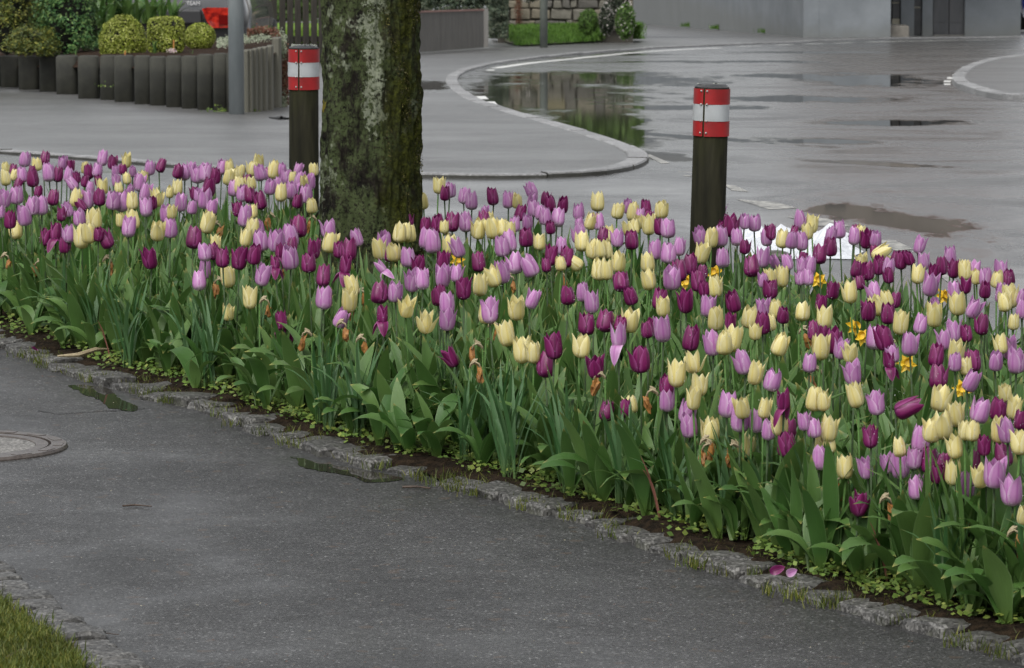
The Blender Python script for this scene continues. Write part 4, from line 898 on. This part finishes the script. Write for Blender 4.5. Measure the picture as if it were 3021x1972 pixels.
# steel pole
g = G(698, 346); pl = empty('steel_pole', g); tagp(pl, 'grey galvanised steel pole standing at the corner of the planter', 'pole')
M_galv = simple('galvanised_steel', (.19, .215, .22), (.26, .285, .29), 8, .5, .1, .002, scale3=(1, 1, .25)); R = 23/F*g.y
MB().lathe([(R, -.05), (R*1.0, 1.5), (R*.97, 4.2), (R*.6, 4.25)], 28).build('shaft', M_galv, pl, True)
MB().box(R*.86, R*1.04, -.03, .06, .95, 1.35).build('service_flap', M_galv, pl)
# shrubs in planter
def soil_at(px, py, d): return D(px, py, d)
shrub('box_bush', soil_at(362, 150, 41.2), (.222, .2, .265), 8000, .024, M_box, 'clipped yellow-green box ball, largest and leftmost of three on planter', 'box bush', group='clipped box bushes on the planter', zc=.07, lump=.045)
shrub('box_bush', soil_at(490, 148, 40.6), (.168, .16, .17), 6500, .022, M_box, 'yellow-green box bush clipped into a cube between two round ones', 'box bush', sq=5, group='clipped box bushes on the planter', zc=.135, lump=.02)
shrub('box_bush', soil_at(590, 140, 42.5), (.15, .15, .135), 5000, .022, M_box, 'small low box ball nearest the grey steel pole', 'box bush', group='clipped box bushes on the planter', zc=.10, lump=.03)
def conifer(px, py, d, w, h, n_, m_, lb, tall=0):
    base = soil_at(px, py, d); t = empty('conifer', base); tagp(t, lb, 'conifer', 'dark conifers on the planter')
    bm = bmesh.new(); bmesh.ops.create_icosphere(bm, subdivisions=2, radius=1)
    for q in bm.verts: q.co = Vector((q.co.x*w*.8, q.co.y*w*.8, q.co.z*h*.55+h*.5))
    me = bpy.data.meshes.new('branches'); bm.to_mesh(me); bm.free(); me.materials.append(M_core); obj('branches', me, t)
    P_ = []; N_ = []
    for _ in range(n_//26):
        a = random.random()*6.28; zz_ = random.random(); rr = w*(1-.25*zz_)*random.uniform(.75, 1.08); c_ = Vector((math.cos(a)*rr, math.sin(a)*rr, zz_*h)); dr = Vector((math.cos(a), math.sin(a), .3))
        L = random.uniform(.05, .13)
        for _ in range(26):
            s_ = random.random(); q = c_+dr*L*s_+Vector([random.gauss(0, .022) for _ in range(3)]); P_.append(q[:]); N_.append((dr.x, dr.y, 1))
    cloud('foliage', P_, N_, .034, m_, t, aspect=.5, jitter=.7); return t
conifer(20, 150, 43.6, .30, 1.0, 9000, M_yew, 'olive tinged yew at the left end of the planter')
conifer(95, 158, 42.6, .17, .22, 4500, M_yew, 'low spreading yew cushion at the front of the planter')
conifer(200, 152, 43.0, .24, 1.0, 9000, M_fir, 'dark green spruce bush beside the largest box ball')
conifer(283, 140, 44.5, .20, .9, 6500, M_fir, 'loose grey-green bush behind the largest box ball')
conifer(-90, 155, 44.5, .33, 1.1, 7000, M_yew, 'dark yew beyond the left edge of the view')
# leaf plants behind
def leafplant(px, py, d, sc, lb, nleaf=5, grp='tulip plants without flowers on the planter'):
    b_ = soil_at(px, py, d); t = empty('leafy_plant', b_); tagp(t, lb, 'leafy plant', grp)
    for j in range(nleaf):
        q = random.choice(LEAF); s_ = sc*random.uniform(.8, 1.1); obj('leaf', q[3], t, (random.uniform(-.03, .03), 0, 0), (0, 0, random.random()*6.28), (s_,)*3)
leafplant(386, 82, 43.4, 1.2, 'tall broad leaved green plant between round box ball and box cube', 12)
leafplant(300, 84, 43.8, 1.15, 'broad leaved green plant right behind the largest box ball', 9)
for k in range(8): leafplant(318+k*27+random.uniform(-6, 6), 74+random.uniform(-6, 6), 44.6+random.uniform(-.5, .8), 1.05, f'broad leaved green plant behind the box bushes, {ordn(k)} from left', 12)
leafplant(457, 158, 38.9, .42, 'small grassy leaved plant between box ball and box cube', 9, 'small plants at the planter rim')
leafplant(222, 163, 39.5, .22, 'tiny upright green shoot at the planter rim before spruce', 3, 'small plants at the planter rim')
leafplant(562, 160, 38.4, .14, 'tiny yellow-green seedling at the rim below the round box', 3, 'small plants at the planter rim')
for px, py, h, lb in ((512, 152, .10, 'thin orange cane stuck in the planter beside box cube'), (369, 163, .04, 'short orange peg stuck in the planter below box ball')):
    b_ = soil_at(px, py, 38.8); tagp(MB().tube([b_, b_+Vector((.003, 0, h))], [.006, .006], 6).build('plant_stick', mat('orange_stick', (.45, .2, .05), .6)), lb, 'stick')
b_ = soil_at(505, 156, 38.6); pp = [(b_.x+random.gauss(0, .02), b_.y+random.gauss(0, .02), b_.z+random.uniform(0, .035)) for _ in range(120)]
tagp(cloud('pink_flower_clump', pp, [(0, -1, .5)]*120, .012, fol('pink_flowers', (.5, .35, .35), (.62, .5, .5))), 'small tuft of pale pink flowers at the planter rim beside cane', 'flowers')
# rim plants at pole and trailing vine
pp = [];
for _ in range(2600):
    px = random.uniform(640, 815); py = 128-(px-640)*.16+random.gauss(0, 7); q = D(px, py, 38.5+random.uniform(0, 2)); pp.append(q[:])
tagp(cloud('stonecrop', pp, [(0, -.4, 1)]*len(pp), .022, M_silver, aspect=.4), 'silvery green trailing stonecrop on top of the planter corner', 'plant', kind='stuff')
pp = []
for _ in range(5200):
    t = random.random()
    if t < .3: px = random.uniform(730, 825); py = 96+random.gauss(0, 5)-8*math.sin((px-730)/95*3.1)+(px-730)*.06; dd = 38.6
    else: s_ = random.random(); px = 812+26*math.sin(min(1, s_*3)*1.57)+random.gauss(0, 7); py = 100+s_*225; dd = 37.6
    pp.append(D(px, py, dd+random.uniform(-.08, .08))[:])
vi = tagp(empty('hanging_vine', (0, 0, 0)), 'reddish brown vine trailing over the end of the planter wall', 'vine')
cloud('leaves', pp, [(0, -1, .2)]*len(pp), .022, M_red, vi, aspect=.6)
pp2 = [D(832+random.gauss(0, 7), random.choice([120, 150, 300, 310])+random.gauss(0, 14), 37.5)[:] for _ in range(700)]
cloud('pale_leaves', pp2, [(0, -1, .2)]*len(pp2), .02, M_silver, vi, aspect=.5)
b = MB(); b.tube([G(795, 347, .03), G(815, 349, .03), G(830, 348, .04), G(845, 350, .03), G(870, 351, .03)], [.006, .010, .016, .010, .006], 6); tagp(b.build('rubber_strip', mat('black_rubber', (.01, .01, .01), .5)), 'black rubber strip lying on pavement beside the left bollard', 'strip')
pp = [];
for cx_, n_ in ((655, 60), (735, 40), (610, 14), (303, 14)):
    for _ in range(n_): q = D(cx_+random.gauss(0, 12), (333 if cx_ != 303 else 258)-abs(random.gauss(0, 8)), G(cx_, 338).y-.05 if cx_ != 303 else 39.0); pp.append(q[:])
tagp(cloud('wall_weeds', pp, [(0, -1, .6)]*len(pp), .022, M_weed, aspect=.6), 'small weeds at the foot of the planter wall and pole', 'weeds', kind='stuff')
# ------------------------------------------------------------------ cars
M_tyre = mat('tyre_rubber', (.015, .015, .015), .7); M_alloy = mat('alloy_rim', (.5, .5, .52), .3, .5, .9)
M_glass = mat('car_glass', (.01, .012, .014), .05); M_plastic = mat('dark_plastic', (.03, .03, .032), .4)
n = N(mat('tail_lamp_red', (.55, .02, .01), .12)); f_ = n.noise(18, 3, .6); n.col(n.ramp(f_, [(.35, (.16, .004, .004)), (.6, (.50, .025, .012))])); n.b.inputs['Coat Weight'].default_value = 1; M_tail = n.m
def car(loc, rz, paint, label, extra=None):
    t = empty('parked_car', loc); t.rotation_euler = (0, 0, rz); tagp(t, label, 'car', 'parked cars')
    m_ = mat('car_paint', paint, .25); m_.node_tree.nodes['Principled BSDF'].inputs['Coat Weight'].default_value = 1
    # cross sections from rear (y=0) to front (y=4.2): (y, half width, z of belt, roof half width, roof z, bottom z)
    sec = [(0.0, .62, .78, .50, .80, .35), (.03, .84, .90, .62, .98, .28), (.14, .89, .95, .60, 1.22, .22), (.45, .90, .97, .58, 1.43, .2), (1.2, .90, .97, .60, 1.47, .2), (2.2, .90, .95, .58, 1.44, .2), (2.9, .90, .93, .60, 1.05, .2), (3.6, .88, .86, .62, .92, .2), (4.05, .82, .72, .55, .78, .24), (4.2, .6, .6, .4, .62, .32)]
    v = []; f = []
    for y, hw, zb, rw, rz_, z0 in sec:
        prof = [(-hw*.86, z0), (-hw, z0+.14), (-hw, zb*.78), (-hw*.97, zb), (-rw*1.03, rz_-.06), (-rw*.8, rz_), (0, rz_+.02), (rw*.8, rz_), (rw*1.03, rz_-.06), (hw*.97, zb), (hw, zb*.78), (hw, z0+.14), (hw*.86, z0)]
        v += [(x, y, z) for x, z in prof]
    K = 13
    for i in range(len(sec)-1):
        for j in range(K): f.append((i*K+j, i*K+(j+1) % K, (i+1)*K+(j+1) % K, (i+1)*K+j))
    f.append(tuple(range(K))[::-1]); f.append(tuple((len(sec)-1)*K+j for j in range(K)))
    o = obj('body', mesh('body', v, f, m_, smooth=True), t); md = o.modifiers.new('s', 'SUBSURF'); md.levels = md.render_levels = 2
    MB().box(-.86, .86, -.05, .2, .28, .5).build('rear_bumper', m_, t, bevel=.03); MB().box(-.55, .55, .02, .26, .99, 1.30, Matrix.Translation((0, .04, 0)) @ Matrix.Rotation(-.35, 4, 'X')).build('rear_window', M_glass, t, bevel=.02)
    for s_ in (-1, 1):
        for y in (.8, 3.4):
            w_ = empty('wheel', (s_*.80, y, .31)); w_.parent = t; w_.rotation_euler = (0, R_(90), 0)
            MB().lathe([(.20, -.1), (.30, -.1), (.315, -.06), (.315, .06), (.30, .1), (.20, .1)], 28).build('tyre', M_tyre, w_, True)
            MB().lathe([(.0001, s_*.06), (.05, s_*.09), (.19, s_*.075), (.2, s_*.1), (.21, s_*.1)], 20).build('rim', M_alloy, w_)
        pl_ = [(.37, .87), (.42, .885), (.80, .88), (.82, .66), (.47, .655), (.42, .74)]; vv = [(s_*x, -.055 if x < .8 else -.03, z) for x, z in pl_]+[(s_*x, .3, z) for x, z in pl_]; n6 = len(pl_)
        ff = [tuple(range(n6)), tuple(range(n6, 2*n6))]+[(k, (k+1) % n6, n6+(k+1) % n6, n6+k) for k in range(n6)]
        lo_ = obj('tail_lamp', mesh('tail_lamp', vv, ff, M_tail), t)
        MB().box(*sorted((s_*.56, s_*.70)), -.060, -.05, .69, .80).build('lens', mat('lens_dark_red', (.12, .004, .004), .1), lo_)
        MB().box(s_*.90 if s_ > 0 else -.92, .92 if s_ > 0 else -.90, .9, 2.7, .99, 1.3).build('side_window', M_glass, t)
    MB().box(-.36, .36, -.056, .1, .70, .86).build('plate_recess', M_plastic, t, bevel=.02)
    return t
d_ = 50; cr = D(736, 100, d_); cx = cr.x-.90; zc_ = D(716, 60, d_).z-.74
c1 = car((cx, d_, zc_), R_(-2), (.018, .019, .022), 'dark grey car parked behind the planter, red tail lamp showing')
def text(body, size, m, parent, loc, rot, ext=.003, name='lettering'):
    cu = bpy.data.curves.new(name, 'FONT'); cu.body = body; cu.size = size; cu.extrude = ext; cu.align_x = 'CENTER'; o = bpy.data.objects.new(name, cu); COL.objects.link(o)
    dg = bpy.context.evaluated_depsgraph_get(); me = bpy.data.meshes.new_from_object(o.evaluated_get(dg)); me.materials.append(m); bpy.data.objects.remove(o); bpy.data.curves.remove(cu)
    return obj(name, me, parent, loc, rot)
lp_ = D(572, 15, d_); text('TEAM', .062, mat('chrome_letters', (.75, .75, .75), .25, .5, .3), c1, (lp_.x-cx, -.06, lp_.z-zc_), (R_(90), 0, 0), .004)
q = D(3011, 96, 92); car((q.x+.93, 92, zg(92)+.05), R_(3), (.02, .04, .33), 'blue car at the right edge beside the grey house')
# ------------------------------------------------------------------ fences
M_pick = simple('weathered_dark_wood', (.016, .014, .011), (.042, .037, .028), 10, .9, .3, .004, scale3=(4, 4, .4))
d_ = 58; a_ = D(560, 128, d_); fn = empty('picket_fence', (a_.x, d_, zg(d_))); tagp(fn, 'dark weathered picket fence with green lawn showing through behind the car', 'fence')
pw = 18.5/F*d_; bpk = MB().box(-pw/2, pw/2, -.012, .012, .03, 1.15); pm = mesh('picket', bpk.v, bpk.f, M_pick)
for k in range(-4, 18):
    q = D(600+k*23.3, 60, d_); obj('picket', pm, fn, (q.x-a_.x, 0, random.uniform(-.02, .02)), (0, random.uniform(-.01, .01), 0))
for zz_ in (.30, .95): MB().box(-.6, 2.3, .014, .06, zz_, zz_+.07).build('rail', M_pick, fn)
M_lawn = fol('lawn_blades', (.12, .22, .02), (.2, .34, .03), (.25, .38, .05))
sheet('lawn', [(-8, 59.5), (-1.6, 59.5), (-1.6, 85), (-8, 85)], .30, simple('lawn_green', (.12, .22, .02), (.19, .32, .03), 20, .8, .5, .02), cuts=())
cs = [(random.uniform(-5.2, -1.9), random.uniform(59.6, 61.5), zg(60)+.26) for _ in range(900)]; tufts('lawn_grass', cs, 14, .16, .006, M_lawn, 'bright green lawn grass seen between the pickets', 'grass', .05)
# board fence
M_board = simple('grey_brown_boards', (.13, .125, .115), (.19, .182, .168), 8, .65, .2, .003, scale3=(6, 6, .3)); M_rail = simple('reddish_rail', (.30, .17, .14), (.24, .13, .11), 20, .6, .2, .002)
A = G(1215, 156, .05); B = G(1424, 141, .05); bf = empty('board_fence', A); tagp(bf, 'low grey-brown board fence with reddish top rail right of the trunk', 'fence')
ht = (146-29)/F*A.y; dirv = (B-A); Ln = dirv.length; ang = math.atan2(dirv.y, dirv.x); sl_ = dirv.z/Ln
seg = [0, Ln*.36, Ln*.62, Ln]
for (s0, s1) in zip(seg, seg[1:]):
    b = MB(); nb = int((s1-s0)/.03)
    for k in range(nb):
        x0 = s0+(s1-s0-.02)*k/nb; x1 = x0+(s1-s0)/nb*.82; z0 = sl_*x0; b.box(x0, x1, -.01-.012*(k % 2), .01, z0, z0+ht, Matrix.Rotation(ang, 4, 'Z'))
    b.box(s0, s1-.02, .011, .02, sl_*s0+.04, sl_*s0+ht-.03, Matrix.Rotation(ang, 4, 'Z')); o = b.build('board_panel', M_board, bf); o['kind'] = 'stuff'
    MB().box(s0, s1-.01, -.03, .025, ht, ht+.025, Matrix.Rotation(ang, 4, 'Z') @ Matrix.Rotation(-math.atan(sl_), 4, 'Y')).build('top_rail', M_rail, bf)
g = G(1432, 140, .05); pst = MB().box(-.045, .045, -.04, .04, 0, ht+.03); o = pst.build('fence_post', M_board, bf, loc=g-A)
# ivy and hedges
def hedge(name, x0, x1, y0, y1, d0, d1, n_, size, m, lb, cat, zlump=.1, kind=None):
    t = empty(name, D((x0+x1)/2, y1, (d0+d1)/2)); tagp(t, lb, cat, kind=kind); o_ = Vector(t.location); P_ = []
    for _ in range(n_):
        px, py = random.uniform(x0, x1), random.uniform(y0, y1); dd = random.uniform(d0, d1)+zlump*4*noise.noise(Vector((px/25, py/25, 1)))
        P_.append((D(px, py, dd)-o_)[:])
    cloud('foliage', P_, [(0, -1, .5)]*n_, size, m, t, aspect=.7, jitter=.5)
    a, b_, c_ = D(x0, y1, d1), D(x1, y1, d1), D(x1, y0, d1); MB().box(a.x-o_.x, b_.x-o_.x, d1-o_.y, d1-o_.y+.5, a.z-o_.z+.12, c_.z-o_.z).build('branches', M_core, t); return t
hedge('hedge', 1130, 1480, -330, 38, 72, 73, 15000, .06, M_ivy, 'dark ivy hedge above the low board fence', 'hedge')
hedge('ivy', 1442, 1500, -20, 112, 71.5, 72.2, 2600, .045, M_ivy, 'ivy hanging over the left end of the stone wall', 'ivy')
# stone wall
M_ston = [simple('wall_stone_%s' % w_, c_, tuple(x*1.35 for x in c_), 9, .8, .6, .02) for w_, c_ in (('grey', (.13, .122, .10)), ('buff', (.16, .142, .105)), ('dark', (.085, .08, .07)), ('ochre', (.17, .15, .085)))]
dw = 77; w0 = D(1468, 80, dw); w1 = D(1868, 70, dw); sw_ = empty('stone_wall', w0); tagp(sw_, 'old coursed stone garden wall behind the lamp post and grass strip', 'stone wall')
MB().box(0, w1.x-w0.x, .09, .5, -.35, .93).build('mortar', mat('dark_mortar', (.07, .064, .052), .9), sw_)
zz_ = -.06; hscale = F/dw
while zz_ < .84:
    hcourse = random.uniform(.13, .20); x = random.uniform(-.1, 0)
    while x < w1.x-w0.x-.02:
        L = random.choice([random.uniform(.12, .2), random.uniform(.2, .38)]); L = min(L, w1.x-w0.x-x+.02); jy = random.uniform(-.02, .02)
        bm = bmesh.new(); bmesh.ops.create_cube(bm, size=1)
        for q in bm.verts: q.co = Vector((q.co.x*(L-.022), q.co.y*.16, q.co.z*(hcourse-.026)))+Vector([random.uniform(-.016, .016) for _ in range(3)])
        bmesh.ops.bevel(bm, geom=bm.edges[:], offset=.014, segments=1, affect='EDGES')
        me = bpy.data.meshes.new('stone'); bm.to_mesh(me); bm.free(); me.materials.append(random.choice([M_ston[0], M_ston[0], M_ston[1], M_ston[1], M_ston[2]] if random.random() < .93 else [M_ston[3]]))
        obj('stone', me, sw_, (x+L/2, .09+jy, zz_+hcourse/2), (0, random.uniform(-.02, .02), 0)); x += L
    zz_ += hcourse
# grass bank
v = []; f = []; NB = 14; bankf = lambda px: 112+(px-1452)*.28 if px < 1530 else 134-(px-1530)*.052
for i in range(NB+1):
    px = 1452+(1888-1452)*i/NB
    for j in range(6):
        t = j/5; fr = G(px, bankf(px), .05); bk_ = D(px, 82-10*i/NB, 77.1); q = fr.lerp(bk_, t); q.z += .03*math.sin(t*3.14); v.append(q[:])
for i in range(NB):
    for j in range(5): f.append((i*6+j, i*6+6+j, i*6+7+j, i*6+j+1))
tagp(obj('grass_bank', mesh('grass_bank', v, f, simple('bank_soil', (.10, .085, .07), (.06, .08, .03), 10, .9, .6, .02), smooth=True)), kind='structure')
cs = []
for _ in range(2200):
    px = random.uniform(1475, 1885); t = random.random(); fr = G(px, bankf(px), .05); bk_ = D(px, 82-10*(px-1452)/436, 77.0)
    if px < 1530 and t < (1530-px)/75: continue
    cs.append(fr.lerp(bk_, t)[:])
tufts('bank_grass', cs, 12, .075, .006, M_grass, 'green grass and weeds along the foot of the stone wall', 'grass', .06)
def bush(px, py, d, rad, n_, m_, lb, white=0, nm='bush'):
    t = shrub(nm, D(px, py, d), rad, n_, .035, m_, lb, 'bush', zc=rad[2]*.7, lump=.12, shell=.3)
    if white:
        p_, d_ = sphere_pts(white, [r*1.08 for r in rad], (0, 0, rad[2]*.7), .12, shell=.1); cloud('blossoms', p_, d_, .03, M_wht, t, aspect=.9)
    return t
bush(1735, 92, 75.5, (.17, .15, .22), 3500, M_bush, 'rounded bright green cushion bush before the stone wall')
bush(1790, 88, 75.3, (.14, .14, .26), 2500, M_ivy, 'straggly bush with small white blossoms beside green cushion', 160)
bush(1845, 100, 74.9, (.17, .15, .30), 3500, M_bush, 'green bush with white blossoms at the right end of wall', 110)
bush(1820, 30, 76.3, (.22, .15, .25), 3000, M_ivy, 'white flowering creeper hanging over the top of the stone wall', 260, 'creeper')
bush(1560, 2, 76.5, (.16, .12, .10), 900, M_ivy, 'sprig of white blossoms hanging over the wall near lamp post', 80, 'creeper')
pp = [D(1530+random.gauss(0, 5), random.uniform(-10, 80), 76.85)[:] for _ in range(700)]; tagp(cloud('brown_creeper', pp, [(0, -1, .3)]*700, .03, M_red), 'rusty brown creeper strand on the stone wall left of lamp post', 'creeper')
# lamp post
g = G(1604, 137, .045); lpst = empty('lamp_post', g); tagp(lpst, 'grey-green lamp post standing at the edge of grass strip', 'lamp post'); R = 11.5/F*g.y
M_lp = simple('grey_green_paint', (.12, .135, .12), (.16, .175, .155), 10, .5, .1, .003); MB().lathe([(R, -.05), (R, 1.2), (R*.9, 4.5)], 20).build('shaft', M_lp, lpst, True)
# trees and hedge behind wall (seen mirrored in the puddle)
hedge('tall_hedge', 1440, 1900, -560, -60, 82, 84, 26000, .09, M_hedge, 'tall green hedge rising behind the stone wall', 'hedge', .3)
hedge('tall_hedge', -250, 560, -420, 150, 56, 57, 20000, .07, M_hedge, 'dark green hedge far behind the planter conifers at left', 'hedge', .2)
hedge('tall_hedge', 600, 1200, -420, 62, 84, 86, 22000, .09, M_hedge, 'dark green hedge far behind the picket fence', 'hedge', .3)
# ------------------------------------------------------------------ grey house
M_rend = N(mat('grey_render', (.24, .26, .28), .8)); f1 = M_rend.noise(1.3, 6, .65); c = M_rend.ramp(f1, [(.3, (.14, .155, .167)), (.7, (.21, .228, .242))]); zz2 = M_rend.sep(M_rend.co(), 2)
c = M_rend.mix(M_rend.ramp(M_rend.math('ADD', zz2, M_rend.math('MULTIPLY', M_rend.noise(2.5, 4, .7), .5)), [(.18, .7), (.55, 0)]), c, (.15, .155, .145)); M_rend.col(c); M_rend.bump(M_rend.noise(70, 4), .15, .004); M_rend = M_rend.m
hz = G(2371, 107, .045); ho = empty('grey_house', hz); tagp(ho, 'long grey rendered house front with narrow windows and dark double door', 'house')
def rel(p): return p-hz
def wallseg(p0, p1, zt, name='wall', m=M_rend, th=.3, z0=-.3):
    p0, p1 = rel(p0), rel(p1); dv = (p1-p0); dv.z = 0; L = dv.length; a = math.atan2(dv.y, dv.x)
    Mx = Matrix.Translation((p0.x, p0.y, 0)) @ Matrix.Rotation(a, 4, 'Z'); return MB().box(0, L, 0, th, z0, zt, Mx).build(name, m, ho)
ZT = 2.3
p1 = G(1866, 66, .045); wallseg(p1, G(2370, 107, .045), ZT, z0=-1.4)
M_up = simple('buff_render', (.17, .15, .13), (.23, .205, .18), 2, .8, .1, .003); M_roof = simple('red_roof_tiles', (.20, .05, .035), (.13, .035, .025), 14, .7, .6, .02)
up = MB().box(.02, 3.95, .24, 2.6, ZT+.001, 8.4).build('upper_wall', M_up, ho)
for k in range(8): MB().box(.45+k % 4*.92, .85+k % 4*.92, .19, .238, ZT+.9+(k//4)*2.7, ZT+2.1+(k//4)*2.7).build('upper_window', mat('upper_window_glass', (.02, .022, .025), .1), ho)
MB().add([(-.3, -.2, 8.4), (4.3, -.2, 8.4), (4.3, 1.4, 9.9), (-.3, 1.4, 9.9), (-.3, -.2, 8.5), (4.3, -.2, 8.5), (4.3, 1.4, 10.0), (-.3, 1.4, 10.0)], [(0, 3, 2, 1), (4, 5, 6, 7), (0, 1, 5, 4), (1, 2, 6, 5), (2, 3, 7, 6), (3, 0, 4, 7)]).build('roof', M_roof, ho)
C = Vector((G(2630, 107, .045).x, hz.y+.2, hz.z)); wallseg(hz, C, ZT)
dR = hz.y+2.2
def X(px, d): return (px-1510.5)/F*d
def seg(px0, px1, d0, d1, z0, z1, m, name, th=.2, bev=0):
    return MB().box(X(px0, d0)-hz.x, X(px1, d0)-hz.x, d0-hz.y, d1-hz.y, z0, z1).build(name, m, ho, bevel=bev)
d0 = dR; seg(2600, 2900, dR+.3, dR+.5, -.5, ZT-.1, mat('dark_interior', (.01, .01, .01), .9), 'inner_wall') if True else None
MB().box(X(2752, dR)-hz.x, X(2842, dR)-hz.x, dR-.0-hz.y, dR+.099-hz.y, -.3, -.08).build('threshold', mat('threshold_stone', (.2, .19, .17), .7), ho)
M_dark = simple('dark_window_glass', (.02, .022, .025), (.04, .042, .045), 3, .15, .02, .001); M_door = simple('dark_grey_door', (.045, .048, .052), (.07, .072, .076), 8, .4, .05, .002, scale3=(1, 1, .2))
M_sill = simple('pale_sill', (.34, .32, .25), (.28, .26, .2), 12, .7, .1, .002); M_step = simple('stained_stone_step', (.14, .13, .11), (.20, .185, .16), 10, .7, .3, .005)
seg(2656, 2695, d0, d0+.3, -.4, ZT, M_rend, 'wall'); seg(2719, 2750, d0, d0+.3, -.4, ZT, M_rend, 'wall'); seg(2844, 3008, d0, d0+.3, -.4, ZT, M_rend, 'wall'); seg(3008.2, 3009, d0+.05, d0+6, -.4, ZT, M_rend, 'wall')
seg(2628, 2658, d0+.02, d0+.3, -.4, .13, M_rend, 'wall')
for a, b_, z0, z1, nm in ((2631, 2656, .24, ZT-.2, 'window'), (2695, 2719, -.10, 2.0, 'door')):
    w_ = seg(a, b_, d0+.16, d0+.2, z0, z1, M_dark, nm)
    MB().box(X(a, d0)-hz.x, X(b_-4, d0)-hz.x, d0+.12-hz.y, d0+.159-hz.y, z0+.30 if nm == 'window' else .45, z0+.32 if nm == 'window' else .47).build('glazing_bar', M_sill, w_)
seg(2630, 2652, d0+.05, d0+.159, .13, .239, M_sill, 'sill'); s_ = MB().box(X(2630, hz.y)-hz.x+.01, X(2687, hz.y)-hz.x, .5, 1.2, -.05, .17).build('step', M_step, ho, bevel=.012)
for a, b_ in ((2751, 2796), (2798, 2843)):
    w_ = seg(a, b_, d0+.10, d0+.15, -.12, 2.1, M_door, 'door_leaf'); MB().box(X(a+3, d0)-hz.x, X(b_-3, d0)-hz.x, d0+.085-hz.y, d0+.099-hz.y, -.04, .14).build('kick_panel', M_door, w_)
    MB().box(X(a+3, d0)-hz.x, X(b_-3, d0)-hz.x, d0+.085-hz.y, d0+.099-hz.y, .17, 1.9).build('panel', M_door, w_)
cs = [G(px, y_, .05)[:] for px, y_ in [(2038+random.gauss(0, 8), 79) for _ in range(20)]+[(2122+random.gauss(0, 12), 86) for _ in range(14)]+[(2265+random.gauss(0, 10), 97) for _ in range(12)]]
tufts('wall_foot_weeds', cs, 14, .10, .006, M_grass, 'small weeds along the foot of the grey house wall', 'weeds', .05)
print('objects', len(bpy.data.objects))
